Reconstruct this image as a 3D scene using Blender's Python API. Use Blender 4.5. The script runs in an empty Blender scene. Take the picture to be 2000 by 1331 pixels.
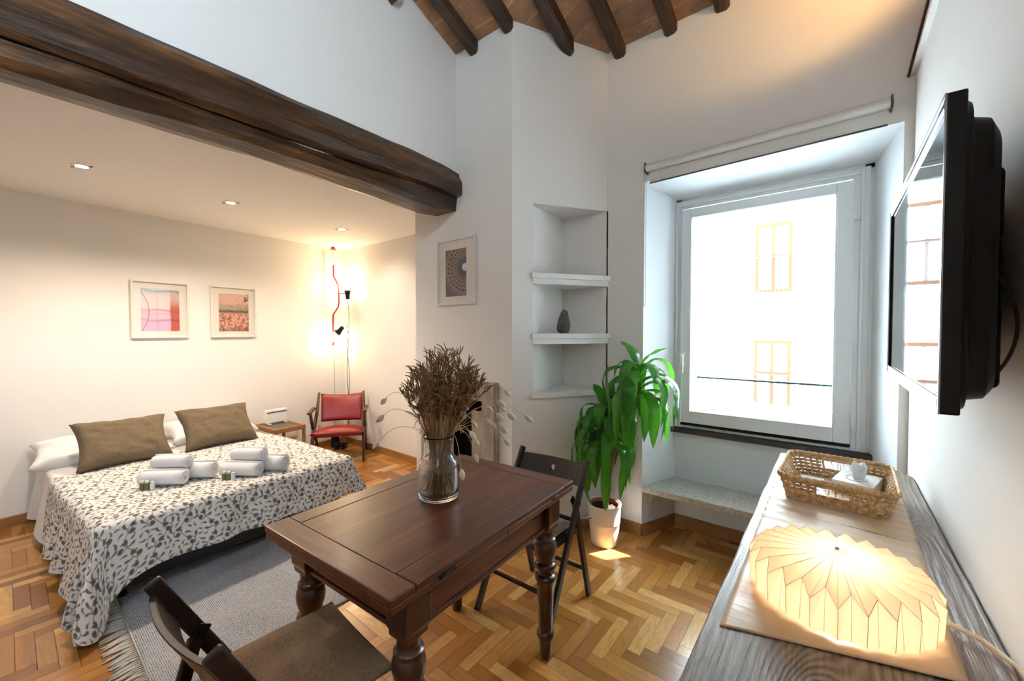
import bpy, bmesh, math, random
import numpy as np
from mathutils import Vector, Matrix, noise
R = math.radians
random.seed(7)
C = bpy.context.scene
COL = C.collection

# ------------------------------------------------------------------ camera
cam_d = bpy.data.cameras.new('camera'); cam = bpy.data.objects.new('camera', cam_d); COL.objects.link(cam)
cam_d.sensor_width = 36.0; cam_d.lens = 790.0 / 2000.0 * 36.0
cam_d.clip_start = 0.02; cam_d.clip_end = 200
cam.location = (0, 0, 1.45)
cam.rotation_euler = (R(90) - math.atan(18.5 / 790.0), 0, R(38.6))
C.camera = cam
# ------------------------------------------------------------------ sky, sun, exposure
w = bpy.data.worlds.new('daylight'); C.world = w; w.use_nodes = True
bg = w.node_tree.nodes['Background']; bg.inputs[0].default_value = (0.67, 0.85, 1.0, 1); bg.inputs[1].default_value = 30.0
C.view_settings.view_transform = 'Standard'; C.view_settings.look = 'None'
C.view_settings.exposure = 0.93; C.view_settings.gamma = 1.0; C.view_settings.use_curve_mapping = False
def light(name, kind, loc, energy, color, target=None, **kw):
    d = bpy.data.lights.new(name, kind); d.energy = energy; d.color = color
    for k, v in kw.items(): setattr(d, k, v)
    o = bpy.data.objects.new(name, d); COL.objects.link(o); o.location = loc
    if target is not None:
        o.rotation_euler = (Vector(target) - Vector(loc)).to_track_quat('-Z', 'Y').to_euler()
    return o
light('sun', 'SUN', (2, 6, 8), 36.0, (1.0, 0.95, 0.88), (2 - 0.8, 6 - 1.0, 8 - 1.5), angle=R(0.6))
WARM = (1.0, 0.72, 0.42)
WARM2 = (1.0, 0.66, 0.30)
# ceiling window-sized openings light through daylight: the street window and the unseen high side window
def opening(name, loc, tgt, sx, sy):
    o = light(name, 'AREA', loc, 1.0, (1, 1, 1), tgt, shape='RECTANGLE', size=sx, size_y=sy)
    o.data.cycles.is_portal = True
opening('street_window_portal', (-0.41, 3.20, 1.56), (-0.41, 0, 1.56), 0.85, 1.42)
opening('side_window_portal', (.50, -1.05, 3.32), (-2, -1.05, 3.32), 1.1, .9)

# ------------------------------------------------------------------ mesh helpers
class MB:
    def __init__(s): s.v = []; s.f = []; s.mi = []; s.m = 0
    def add(s, vs, fs):
        o = len(s.v); s.v += [tuple(map(float, p)) for p in vs]; s.f += [tuple(i + o for i in f) for f in fs]; s.mi += [s.m] * len(fs); return s
    def box(s, x0, x1, y0, y1, z0, z1):
        return s.add([(x0,y0,z0),(x1,y0,z0),(x1,y1,z0),(x0,y1,z0),(x0,y0,z1),(x1,y0,z1),(x1,y1,z1),(x0,y1,z1)],
                     [(0,3,2,1),(4,5,6,7),(0,1,5,4),(1,2,6,5),(2,3,7,6),(3,0,4,7)])
    def prism(s, pts, z0, z1):
        n = len(pts)
        return s.add([(p[0],p[1],z0) for p in pts] + [(p[0],p[1],z1) for p in pts],
                     [tuple(range(n))[::-1], tuple(range(n, 2*n))] + [(i, (i+1) % n, n+(i+1) % n, n+i) for i in range(n)])
    def loft(s, secs, cap=True, close=True):
        n = len(secs[0]); o = []; fs = []
        for q in secs: o += list(q)
        for j in range(len(secs)-1):
            for i in range(n if close else n-1):
                a = j*n+i; b = j*n+(i+1) % n
                fs.append((a, b, b+n, a+n))
        if cap: fs += [tuple(range(n))[::-1], tuple(range((len(secs)-1)*n, len(secs)*n))]
        return s.add(o, fs)
    def tube(s, path, r, n=8, cap=True):
        P = [Vector(p) for p in path]; rr = r if hasattr(r, '__len__') else [r]*len(P)
        secs = []; up = Vector((0,0,1)); prev = None
        for i, p in enumerate(P):
            t = (P[min(i+1, len(P)-1)] - P[max(i-1, 0)])
            t = t.normalized() if t.length > 1e-9 else Vector((0,0,1))
            if prev is None:
                a = t.cross(up if abs(t.z) < .95 else Vector((1,0,0))).normalized()
            else:
                a = (prev - t * prev.dot(t)).normalized()
            prev = a; b = t.cross(a)
            secs.append([p + (a*math.cos(2*math.pi*k/n) + b*math.sin(2*math.pi*k/n)) * rr[i] for k in range(n)])
        return s.loft(secs, cap)
    def bar(s, a, b, w, h, side=(1,0,0)):
        a = Vector(a); b = Vector(b); t = (b-a).normalized(); x = Vector(side); x = (x - t*x.dot(t)).normalized(); y = t.cross(x)
        q = [(-w/2,-h/2),(w/2,-h/2),(w/2,h/2),(-w/2,h/2)]
        return s.loft([[p + x*u + y*v for u, v in q] for p in (a, b)])
    def lathe(s, prof, n=24, c=(0,0,0), cap=True):
        return s.loft([[(c[0]+r*math.cos(2*math.pi*k/n), c[1]+r*math.sin(2*math.pi*k/n), c[2]+z) for k in range(n)] for r, z in prof], cap)
    def build(s, name, mats, parent=None, smooth=False, bevel=0, loc=None, seg=2, sub=0, auto=None):
        me = bpy.data.meshes.new(name); me.from_pydata(s.v, [], s.f)
        if not isinstance(mats, (list, tuple)): mats = [mats]
        for m in mats: me.materials.append(m)
        if len(mats) > 1: me.polygons.foreach_set('material_index', s.mi)
        bm = bmesh.new(); bm.from_mesh(me); bmesh.ops.recalc_face_normals(bm, faces=bm.faces); bm.to_mesh(me); bm.free()
        if smooth: me.polygons.foreach_set('use_smooth', [True]*len(me.polygons))
        o = bpy.data.objects.new(name, me); COL.objects.link(o)
        if parent is not None: o.parent = parent
        if loc: o.location = loc
        if bevel:
            b = o.modifiers.new('bevel', 'BEVEL'); b.width = bevel; b.segments = seg; b.limit_method = 'ANGLE'; b.angle_limit = R(35)
        if sub:
            b = o.modifiers.new('sub', 'SUBSURF'); b.levels = sub; b.render_levels = sub
        if smooth and auto:
            me.set_sharp_from_angle(angle=R(auto))
        return o
def grid_obj(name, f, nu, nv, mats, parent=None, smooth=True, color=None, solid=0, closed_u=False):
    """surface f(u,v) on a grid; color(u,v)-> array for a point colour attribute called paint"""
    us = np.linspace(0, 1, nu); vs = np.linspace(0, 1, nv)
    pts = [f(u, v) for v in vs for u in us]
    fs = [(j*nu+i, j*nu+i+1, (j+1)*nu+i+1, (j+1)*nu+i) for j in range(nv-1) for i in range(nu-1)]
    me = bpy.data.meshes.new(name); me.from_pydata([tuple(p) for p in pts], [], fs)
    if smooth: me.polygons.foreach_set('use_smooth', [True]*len(fs))
    if not isinstance(mats, (list, tuple)): mats = [mats]
    for m in mats: me.materials.append(m)
    if color is not None:
        a = me.color_attributes.new('paint', 'FLOAT_COLOR', 'POINT')
        U, V = np.meshgrid(us, vs); col = color(U.ravel(), V.ravel())
        buf = np.ones((nu*nv, 4), dtype=np.float32); buf[:, :3] = col
        a.data.foreach_set('color', buf.ravel())
    o = bpy.data.objects.new(name, me); COL.objects.link(o)
    if parent is not None: o.parent = parent
    if solid:
        m = o.modifiers.new('solid', 'SOLIDIFY'); m.thickness = solid; m.offset = -1
    return o
def thing(name, label, cat, loc=(0,0,0), rz=0, group=None):
    o = bpy.data.objects.new(name, None); COL.objects.link(o); o.location = loc; o.rotation_euler = (0,0,rz)
    o.empty_display_size = .05; return tag(o, label, cat, group)
def tag(o, label, cat, group=None, kind=None):
    o['label'] = label; o['category'] = cat
    if group: o['group'] = group
    if kind: o['kind'] = kind
    return o
def struct(o): o['kind'] = 'structure'; return o
def dup(root, loc, rz, label, group=None):
    r = root.copy(); COL.objects.link(r); r.location = loc; r.rotation_euler = (0,0,rz); r['label'] = label
    if group: r['group'] = group
    for ch in list(root.children):
        c = ch.copy(); COL.objects.link(c); c.parent = r
        for g in list(ch.children):
            d = g.copy(); COL.objects.link(d); d.parent = c
    return r

# ------------------------------------------------------------------ materials
class NT:
    def __init__(s, name, rough=.5, col=(.8,.8,.8), **kw):
        s.m = bpy.data.materials.new(name); s.m.use_nodes = True; s.t = s.m.node_tree; s.b = s.t.nodes['Principled BSDF']
        s.b.inputs['Roughness'].default_value = rough; s.b.inputs['Base Color'].default_value = (*col, 1)
        for k, v in kw.items(): s.b.inputs[k.replace('_', ' ')].default_value = v
    def n(s, typ, **kw):
        q = s.t.nodes.new(typ)
        for k, v in kw.items():
            if hasattr(q, k): setattr(q, k, v)
            else: q.inputs[k.replace('_', ' ')].default_value = v
        return q
    def l(s, a, b): s.t.links.new(a, b)
    def co(s, scale=(1,1,1), kind='Object', rot=(0,0,0)):
        tc = s.n('ShaderNodeTexCoord'); mp = s.n('ShaderNodeMapping'); mp.inputs['Scale'].default_value = scale; mp.inputs['Rotation'].default_value = rot
        s.l(tc.outputs[kind], mp.inputs[0]); return mp.outputs[0]
    def noise(s, vec, scale, detail=4, rough=.5, dist=0):
        q = s.n('ShaderNodeTexNoise'); q.inputs['Scale'].default_value = scale; q.inputs['Detail'].default_value = detail
        q.inputs['Roughness'].default_value = rough; q.inputs['Distortion'].default_value = dist
        if vec is not None: s.l(vec, q.inputs['Vector'])
        return q.outputs['Fac']
    def ramp(s, fac, stops, interp='LINEAR'):
        q = s.n('ShaderNodeValToRGB'); e = q.color_ramp.elements; q.color_ramp.interpolation = interp
        while len(e) < len(stops): e.new(.5)
        for i, (p, c) in enumerate(stops): e[i].position = p; e[i].color = (*c, 1) if len(c) == 3 else c
        s.l(fac, q.inputs[0]); return q.outputs[0]
    def mix(s, fac, a, b, mode='MIX'):
        q = s.n('ShaderNodeMix', data_type='RGBA', blend_type=mode)
        for i, v in ((0, fac), (6, a), (7, b)):
            if hasattr(v, 'links'): s.l(v, q.inputs[i])
            else: q.inputs[i].default_value = v if i == 0 else (*v, 1)
        return q.outputs[2]
    def math(s, op, a, b=0.0, c=None):
        q = s.n('ShaderNodeMath', operation=op)
        for i, v in enumerate((a, b) if c is None else (a, b, c)):
            if hasattr(v, 'links'): s.l(v, q.inputs[i])
            else: q.inputs[i].default_value = v
        return q.outputs[0]
    def base(s, o): s.l(o, s.b.inputs['Base Color'])
    def bump(s, h, strength=.3, dist=.002):
        q = s.n('ShaderNodeBump'); q.inputs['Strength'].default_value = strength; q.inputs['Distance'].default_value = dist
        s.l(h, q.inputs['Height']); s.l(q.outputs[0], s.b.inputs['Normal'])
def plain(name, col, rough=.5, bump=0, bs=200, var=0, **kw):
    t = NT(name, rough, col, **kw)
    if var:
        n = t.noise(t.co(), 6, 5); t.base(t.mix(n, tuple(c*(1-var) for c in col), tuple(min(1, c*(1+var)) for c in col)))
    if bump: t.bump(t.noise(t.co(), bs, 3), bump)
    return t.m
def wood(name, dark, light, axis=1, scale=6, stretch=.06, rough=.35, bump=.25, coat=0, mid=None):
    t = NT(name, rough); sc = [1, 1, 1]; sc[axis] = stretch
    v = t.co(tuple(sc)); n1 = t.noise(v, scale*3, 6, .6, .6); n2 = t.noise(v, scale*14, 5, .6)
    f = t.math('ADD', t.math('MULTIPLY', n1, .62), t.math('MULTIPLY', n2, .38))
    st = [(.34, dark), (.66, light)] if mid is None else [(.32, dark), (.5, mid), (.68, light)]
    t.base(t.ramp(f, st)); t.bump(t.math('ADD', n2, n1), bump, .001 if bump < .5 else .006)
    if coat: t.b.inputs['Coat Weight'].default_value = coat; t.b.inputs['Coat Roughness'].default_value = .2
    return t.m
def painted(name, rough=.5, sat=None):
    t = NT(name, rough); a = t.n('ShaderNodeAttribute'); a.attribute_name = 'paint'; t.base(a.outputs['Color']); return t
M = {}
def wallmat(name, col):
    t = NT(name, .85); v = t.co(); n = t.noise(v, 1.3, 4); n3 = t.noise(v, 9, 4)
    t.base(t.mix(n, tuple(c*.97 for c in col), tuple(min(1, c*1.02) for c in col)))
    t.bump(n3, .12, .006); return t.m
M['wall'] = wallmat('white_plaster', (.80, .785, .76))
M['wallw'] = wallmat('cool_light_plaster', (.80, .85, .88))  # wall plaster tinted bluer, cool daylight of the recess put into its colour
M['white'] = plain('white_paint', (.80, .80, .79), .45, .05)
M['pvc'] = plain('white_window_paint', (.74, .78, .79), .35, .08, 30)
t = NT('brick_tiles', .8); v = t.co((1,1,1)); br = t.n('ShaderNodeTexBrick', offset=.0, squash=1.0)
t.l(v, br.inputs['Vector']); br.inputs['Scale'].default_value = 1.0; br.inputs['Brick Width'].default_value = .30; br.inputs['Row Height'].default_value = .15
br.inputs['Mortar Size'].default_value = .006; br.inputs['Color1'].default_value = (.50, .25, .11, 1); br.inputs['Color2'].default_value = (.34, .17, .085, 1); br.inputs['Mortar'].default_value = (.60, .30, .17, 1)
t.base(t.mix(t.ramp(t.noise(v, 5, 7, .7), [(.38, (0, 0, 0)), (.62, (.85, .85, .85))]), br.outputs['Color'], (.17, .105, .065))); t.bump(t.noise(v, 40, 6), .5, .004); M['brick'] = t.m
M['beam'] = wood('old_beam_wood', (.012, .006, .003), (.20, .085, .026), 1, 3.4, .16, .36, 1.0, 0, (.050, .023, .010))
M['rafter'] = wood('dark_rafter_wood', (.012, .006, .004), (.085, .038, .02), 1, 8, .12, .5, .8)
M['table'] = wood('walnut_table_wood', (.036, .009, .0045), (.175, .056, .024), 1, 5, .06, .36, .35, .10, (.092, .026, .011))
M['tableleg'] = wood('walnut_turned_wood', (.020, .006, .004), (.085, .030, .014), 2, 8, .12, .28, .15, .4)
M['crossgrain'] = wood('walnut_cross_wood', (.036, .009, .0045), (.165, .052, .022), 0, 5, .07, .34, .3, .12)
M['chairwood'] = wood('black_brown_chair_wood', (.008, .005, .004), (.030, .017, .012), 2, 10, .1, .34, .15)
M['armwood'] = wood('armchair_wood', (.030, .013, .005), (.10, .045, .018), 2, 9, .1, .4, .15)
M['sidewood'] = wood('side_table_wood', (.20, .085, .025), (.38, .18, .06), 0, 9, .1, .45, .15)
M['skirt'] = wood('oak_skirting', (.24, .11, .035), (.42, .21, .075), 0, 7, .06, .4, .1, .3)
M['skirt2'] = wood('oak_skirting_side', (.24, .11, .035), (.42, .21, .075), 1, 7, .06, .4, .1, .3)
M['red'] = plain('red_vinyl', (.26, .008, .010), .35, .1, 350, .08)
M['blackmetal'] = plain('black_metal', (.008, .008, .009), .4)
M['black'] = plain('black_plastic', (.007, .007, .008), .5, .1, 500, 0, Specular_IOR_Level=.2)
M['glossblack'] = plain('glossy_black_bezel', (.006, .006, .007), .15, 0, 200, 0, Specular_IOR_Level=.25)
M['screen'] = plain('dark_screen', (.012, .014, .016), .03, IOR=1.33)
M['steel'] = plain('grey_steel', (.35, .35, .35), .3, Metallic=1.0)
M['terracotta'] = plain('terracotta', (.50, .16, .075), .8, .2, 90, .1)
M['soil'] = plain('soil', (.04, .028, .02), .95, 1, 90, .5)
M['pot'] = plain('glazed_white_pot', (.78, .76, .72), .3, .05)
M['sheet'] = plain('white_cotton', (.78, .77, .76), .9, .35, 700)
M['towel'] = plain('white_terry', (.84, .85, .88), .95, .9, 420)
M['linen'] = NT('brown_linen', .95); t = M['linen']; v = t.co((1, 8, 1)); v2 = t.co((8, 1, 1))
f = t.math('ADD', t.math('MULTIPLY', t.noise(v, 60, 3), .5), t.math('MULTIPLY', t.noise(v2, 60, 3), .5))
t.base(t.ramp(f, [(.35, (.115, .080, .046)), (.65, (.215, .160, .098))])); t.bump(f, .5, .001); M['linen'] = t.m
def fabric(name, a, b, s=70):
    t = NT(name, .95); v = t.co((1, 8, 1)); v2 = t.co((8, 1, 1))
    f = t.math('ADD', t.math('MULTIPLY', t.noise(v, s, 3), .5), t.math('MULTIPLY', t.noise(v2, s, 3), .5))
    t.base(t.ramp(f, [(.36, a), (.64, b)])); t.bump(f, .5, .001); return t.m
M['seatpad'] = fabric('brown_seat_fabric', (.17, .105, .062), (.33, .22, .135), 60)
M['greypad'] = fabric('taupe_seat_fabric', (.16, .125, .10), (.28, .23, .19), 60)
M['runner'] = NT('tan_runner', .6); t = M['runner']; v = t.co((.12, 1.6, 1)); f = t.noise(v, 60, 4, .6); f2 = t.noise(t.co(), 3, 3)
t.base(t.mix(f2, (.50, .33, .19), (.60, .42, .26))); t.l(t.ramp(f, [(.3, (.36,.36,.36)), (.7, (.55,.55,.55))]), t.b.inputs['Roughness']); t.bump(f, .5, .0015); M['runner'] = t.m
# weathered plank with a knot
t = NT('weathered_plank', .42); tc = t.n('ShaderNodeTexCoord'); sp = t.n('ShaderNodeSeparateXYZ'); t.l(tc.outputs['Object'], sp.inputs[0])
nz = t.noise(t.co((1, .25, 1)), 5, 3)
def knot(cx, cy, s, k):
    dx = t.math('MULTIPLY', t.math('SUBTRACT', sp.outputs[0], cx), 1/s); dy = t.math('MULTIPLY', t.math('SUBTRACT', sp.outputs[1], cy), .45/s)
    d = t.math('ADD', t.math('MULTIPLY', dx, dx), t.math('MULTIPLY', dy, dy))
    return t.math('MULTIPLY', t.math('EXPONENT', t.math('MULTIPLY', d, -1.0)), k)
val = t.math('ADD', t.math('ADD', sp.outputs[0], t.math('MULTIPLY', nz, .10)), t.math('ADD', knot(-.02, .86, .06, .14), knot(.22, 1.9, .03, .05)))
rings = t.math('SINE', t.math('MULTIPLY', t.math('ADD', val, t.math('MULTIPLY', t.noise(t.co((1, .12, 1)), 22, 4), .035)), 330.0)); rn = t.math('MULTIPLY_ADD', rings, .5, .5)
fine = t.noise(t.co((1, .05, 1)), 160, 5, .6); spots = t.noise(t.co((1, .5, 1)), 28, 4, .6)
g = t.math('ADD', t.math('MULTIPLY', rn, .22), t.math('MULTIPLY', fine, .70))
c = t.ramp(g, [(.22, (.060, .036, .022)), (.45, (.175, .122, .086)), (.75, (.33, .265, .21))])
c = t.mix(t.ramp(spots, [(.62, (0,0,0)), (.72, (1,1,1))]), c, (.035, .026, .022)); t.base(c)
t.bump(t.math('ADD', t.math('MULTIPLY', rn, .4), fine), .9, .003); M['plank'] = t.m
# parquet: per plank tone + grain along the plank
t = NT('oak_parquet', .30); a = t.n('ShaderNodeAttribute'); a.attribute_name = 'paint'; sp = t.n('ShaderNodeSeparateColor'); t.l(a.outputs['Color'], sp.inputs[0])
uv = t.n('ShaderNodeUVMap'); uv.uv_map = 'grain'; mp = t.n('ShaderNodeMapping'); mp.inputs['Scale'].default_value = (1, .09, 1); t.l(uv.outputs[0], mp.inputs[0])
g1 = t.noise(mp.outputs[0], 130, 5, .6, .4); mp2 = t.n('ShaderNodeMapping'); mp2.inputs['Scale'].default_value = (1, .22, 1); t.l(uv.outputs[0], mp2.inputs[0])
g2 = t.noise(mp2.outputs[0], 34, 4, .55, 1.5)
tone = t.ramp(sp.outputs[0], [(0, (.25, .092, .016)), (.35, (.41, .172, .034)), (.7, (.58, .285, .070)), (1, (.74, .43, .135))])
tone = t.mix(t.math('MULTIPLY', t.ramp(g1, [(.4, (0,0,0)), (.65, (1,1,1))]), .35), tone, (.25, .10, .03))
tone = t.mix(t.math('MULTIPLY', t.ramp(g2, [(.45, (0,0,0)), (.55, (1,1,1))]), .22), tone, (.32, .14, .045)); t.base(tone)
t.b.inputs['IOR'].default_value = 1.6; t.l(t.math('MULTIPLY_ADD', g2, .14, .15), t.b.inputs['Roughness']); t.bump(t.math('ADD', g1, t.math('MULTIPLY', g2, .6)), .16, .0012); M['parquet'] = t.m
M['groove'] = plain('dark_floor_gap', (.05, .025, .012), .8)
# thin glass seen in window, pictures
t = NT('clear_pane'); out = t.t.nodes['Material Output']; t.t.nodes.remove(t.b)
tr = t.n('ShaderNodeBsdfTransparent'); gl = t.n('ShaderNodeBsdfGlossy'); gl.inputs['Roughness'].default_value = .01
fr = t.n('ShaderNodeLayerWeight'); fr.inputs['Blend'].default_value = .5; mx = t.n('ShaderNodeMixShader')
t.l(t.math('MULTIPLY_ADD', t.math('POWER', fr.outputs['Facing'], 5.0), .93, .045), mx.inputs[0]); t.l(tr.outputs[0], mx.inputs[1]); t.l(gl.outputs[0], mx.inputs[2]); t.l(mx.outputs[0], out.inputs[0]); M['pane'] = t.m
t = NT('bubbly_glass', .02, (.93, .97, .98), Transmission_Weight=1.0, IOR=1.45); t.bump(t.noise(t.co(), 45, 4, .6), .25, .003); M['glass'] = t.m
t = NT('granite', .35); v = t.co(); vo = t.n('ShaderNodeTexVoronoi'); vo.inputs['Scale'].default_value = 130; t.l(v, vo.inputs['Vector'])
t.base(t.mix(t.noise(v, 60, 4), t.ramp(vo.outputs['Color'], [(.15, (.13, .13, .12)), (.35, (.46, .44, .38)), (.7, (.66, .64, .58))]), (.5, .47, .40))); M['granite'] = t.m
t = NT('stone_surround', .7); v = t.co((1, 1, .5)); t.base(t.ramp(t.noise(v, 14, 6, .65), [(.35, (.30, .245, .19)), (.65, (.46, .395, .32))])); t.bump(t.noise(v, 60, 5), .4, .003); M['stone'] = t.m
M['darkstone'] = plain('dark_sill_stone', (.045, .040, .040), .5, .4, 60, .35)
t = NT('rock', .7); v = t.co(); t.base(t.ramp(t.noise(v, 30, 6, .7), [(.35, (.02, .018, .018)), (.55, (.07, .06, .055)), (.7, (.16, .10, .07))])); t.bump(t.noise(v, 50, 6), 1, .006); M['rock'] = t.m
# rug weave
t = NT('grey_weave', .95); v = t.co(); wv = t.n('ShaderNodeTexWave', wave_type='BANDS', bands_direction='Y'); wv.inputs['Scale'].default_value = 42; wv.inputs['Distortion'].default_value = 6; wv.inputs['Detail'].default_value = 3; wv.inputs['Detail Scale'].default_value = 14
t.l(v, wv.inputs['Vector']); f = t.math('ADD', t.math('MULTIPLY', wv.outputs['Fac'], .28), t.math('MULTIPLY', t.noise(t.co((1, 2.2, 1)), 95, 5, .75), .72))
f = t.math('ADD', f, t.math('MULTIPLY', t.noise(v, 3, 3), .15)); t.base(t.ramp(f, [(.41, (.035, .045, .07)), (.51, (.36, .38, .42)), (.60, (.66, .67, .71))])); t.bump(f, .8, .003); M['rug'] = t.m
M['fringe'] = plain('cream_cotton', (.66, .65, .63), .95, .6, 500)
# paper, leaves, dried plants
def translucent(name, col, tcol, k, rough=.6, leafvar=False):
    t = NT(name, rough, col); out = t.t.nodes['Material Output']; tl = t.n('ShaderNodeBsdfTranslucent'); tl.inputs[0].default_value = (*tcol, 1)
    mx = t.n('ShaderNodeMixShader'); mx.inputs[0].default_value = k; t.l(t.b.outputs[0], mx.inputs[1]); t.l(tl.outputs[0], mx.inputs[2]); t.l(mx.outputs[0], out.inputs[0])
    return t
M['paper'] = translucent('folded_paper', (.88, .83, .74), (.93, .86, .74), .5, .7).m
t = translucent('glossy_leaf', (.03, .12, .02), (.16, .55, .04), .32, .22); a = t.n('ShaderNodeAttribute'); a.attribute_name = 'paint'
t.base(t.mix(t.math('MULTIPLY', t.noise(t.co(), 5, 3), .6), a.outputs['Color'], (.02, .09, .012))); M['leaf'] = t.m
M['cane'] = plain('plant_cane', (.30, .15, .085), .75, .8, 60, .3)
M['straw'] = plain('dried_straw', (.62, .42, .21), .85, .2, 200, .2)
M['heather'] = plain('dried_heather', (.235, .120, .048), .9, .3, 200, .55)
M['seed'] = plain('dried_seed_head', (.62, .53, .40), .9, .5, 300, .12)
M['wicker'] = NT('woven_seagrass', .6); t = M['wicker']; v = t.co(); f = t.noise(v, 90, 4, .6)
t.base(t.ramp(f, [(.3, (.27, .145, .055)), (.55, (.56, .35, .155)), (.75, (.74, .54, .29))])); t.bump(f, .5, .002); M['wicker'] = t.m
M['tissue'] = translucent('tissue_paper', (.86, .87, .9), (.8, .82, .86), .35, .9).m
M['blindcloth'] = translucent('blind_cloth', (.80, .785, .74), (.6, .58, .52), .15, .9).m
M['mat'] = plain('passepartout', (.76, .73, .68), .8)
M['framewood'] = plain('white_frame', (.74, .70, .63), .4)
M['cream'] = plain('cream_cable', (.70, .58, .44), .5)
M['ivory'] = plain('ivory_plastic', (.68, .60, .47), .4)
M['cordred'] = plain('red_lamp_tube', (.55, .03, .02), .35)
M['darkgrey'] = plain('dark_grey_cord', (.06, .055, .05), .5)
M['facade'] = plain('pale_facade', (.64, .61, .57), .9, .2, 5, .03)
M['facadewood'] = plain('facade_window_wood', (.052, .024, .012), 1.0, 0, 200, 0, Specular_IOR_Level=0.0)
M['facadeglass'] = plain('facade_window_glass', (.35, .40, .45), .08)
M['street'] = plain('street_paving', (.4, .39, .37), .9, .3, 8, .2)
M['sun_blocker'] = plain('sun_blocker_brown', (.30, .17, .10), .8)
M['firebox_black'] = plain('black_firebox', (.004, .004, .004), .9)  # near-black, one even colour for the fireplace lining
M['greenglass'] = plain('green_tinted_glass_edge', (.012, .022, .020), .6, 0, 200, 0, Specular_IOR_Level=0.0)
M['soapgreen'] = plain('green_soap', (.20, .22, .08), .3, 0, 200, 0, Transmission_Weight=.4)
def emis(name, col, st):
    t = NT(name, .5, (0,0,0)); t.b.inputs['Emission Color'].default_value = (*col, 1); t.b.inputs['Emission Strength'].default_value = st; return t.m
M['bulb'] = emis('lit_bulb', (1, .74, .42), 30); M['spotglow'] = emis('lit_downlight', (1, .86, .66), 30)

# ------------------------------------------------------------------ room shell
YW, YB = 2.787, 3.108          # inner face of street wall, back of the window recess
XR, XG, YC, YF = .29, -2.279, 2.17, 2.76
ZA = 2.49                      # alcove ceiling
YK = -2.6                      # back wall of the room
XBED = lambda y: -4.75 - .0909*y
# floor: herringbone planks, .06 x .30, laid parallel to the walls
def make_floor():
    wd, n = .06, 5; g = .0008; V = []; F = []; tone = []; uvs = []; rnd = random.Random(3)
    x0, x1, y0, y1 = -5.1, .62, -2.7, 3.2
    i0, i1, j0, j1 = int(x0/wd)-1, int(x1/wd)+1, int(y0/wd)-1, int(y1/wd)+1
    done = set()
    for i in range(i0-6, i1+6):
        for j in range(j0-6, j1+6):
            tt = (i-j) % (2*n)
            if tt < n: k = (i-tt, j, 0)
            else: k = (i, j-(2*n-1-tt), 1)
            if k in done: continue
            done.add(k)
            ax, ay = k[0]*wd, k[1]*wd; lx, ly = (wd*n, wd) if k[2] == 0 else (wd, wd*n)
            if ax > x1 or ax+lx < x0 or ay > y1 or ay+ly < y0: continue
            b = len(V); tx, ty = rnd.uniform(-.0035, .0035), rnd.uniform(-.0035, .0035)
            for (px, py) in ((ax+g, ay+g), (ax+lx-g, ay+g), (ax+lx-g, ay+ly-g), (ax+g, ay+ly-g)):
                V.append((px, py, (px-ax-lx/2)*tx*.6 + (py-ay-ly/2)*ty*.6))
            F.append((b, b+1, b+2, b+3)); tone.append(min(1, max(0, rnd.gauss(.52, .27))))
            ou, ov = rnd.uniform(0, 40), rnd.uniform(0, 40)
            q = [(0, 0), (lx, 0), (lx, ly), (0, ly)]
            if k[2] == 0: q = [(y, x) for x, y in q]
            uvs += [(u+ou, v2+ov) for u, v2 in q]
    nb = len(V); V += [(x0, y0, -.004), (x1, y0, -.004), (x1, y1, -.004), (x0, y1, -.004)]; F.append((nb, nb+1, nb+2, nb+3)); tone.append(0); uvs += [(0,0)]*4
    me = bpy.data.meshes.new('floor'); me.from_pydata(V, [], F); me.materials.append(M['parquet']); me.materials.append(M['groove'])
    me.polygons[len(F)-1].material_index = 1
    ca = me.color_attributes.new('paint', 'FLOAT_COLOR', 'CORNER'); buf = np.ones((len(F)*4, 4), np.float32); buf[:, 0] = np.repeat(tone, 4); ca.data.foreach_set('color', buf.ravel())
    ul = me.uv_layers.new(name='grain'); ul.data.foreach_set('uv', np.array(uvs, np.float32).ravel())
    o = bpy.data.objects.new('floor', me); COL.objects.link(o); struct(o)
make_floor()
def wall(name, polys, mat=None):
    b = MB()
    for p in polys: b.add(p, [tuple(range(len(p)))])
    return struct(b.build(name, mat or M['wall']))
def wbox(name, *boxes, mat=None):
    b = MB()
    for q in boxes: b.box(*q)
    return struct(b.build(name, mat or M['wall']))
ZT = 4.9
# street wall: around the recess, X from the chimney corner to the right wall (kept clear of the niche)
RX0, RX1, RZ = -1.05, .253, 2.485
wbox('wall_window', (-1.329, RX0, YW, 3.45, 0, 3.62), (RX0, RX1, YW, 3.45, RZ+.0, 3.62), (RX1, .75, YW, 3.45, 0, 3.62))
# recess: splayed sides, parapet under the window, masonry around the frame
b = MB()
BX0, BX1 = -.925, .165
b.add([(RX0,YW,0),(BX0,YB,0),(BX0,YB,2.41),(RX0,YW,RZ)], [(0,1,2,3)])
b.add([(RX1,YW,0),(RX1,YW,RZ),(BX1,YB,2.41),(BX1,YB,0)], [(0,1,2,3)])
b.add([(RX0,YW,RZ),(BX0,YB,2.41),(BX1,YB,2.41),(RX1,YW,RZ)], [(0,1,2,3)])
b.box(RX0-.02, RX1+.02, YB, 3.45, 0, .74)
b.box(RX0-.02, BX0+.04, YB, 3.45, .74, 2.5); b.box(BX1-.04, RX1+.02, YB, 3.45, .74, 2.5); b.box(BX0, BX1, YB, 3.45, 2.385, 2.5)
struct(b.build('wall_recess', M['wallw']))
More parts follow.
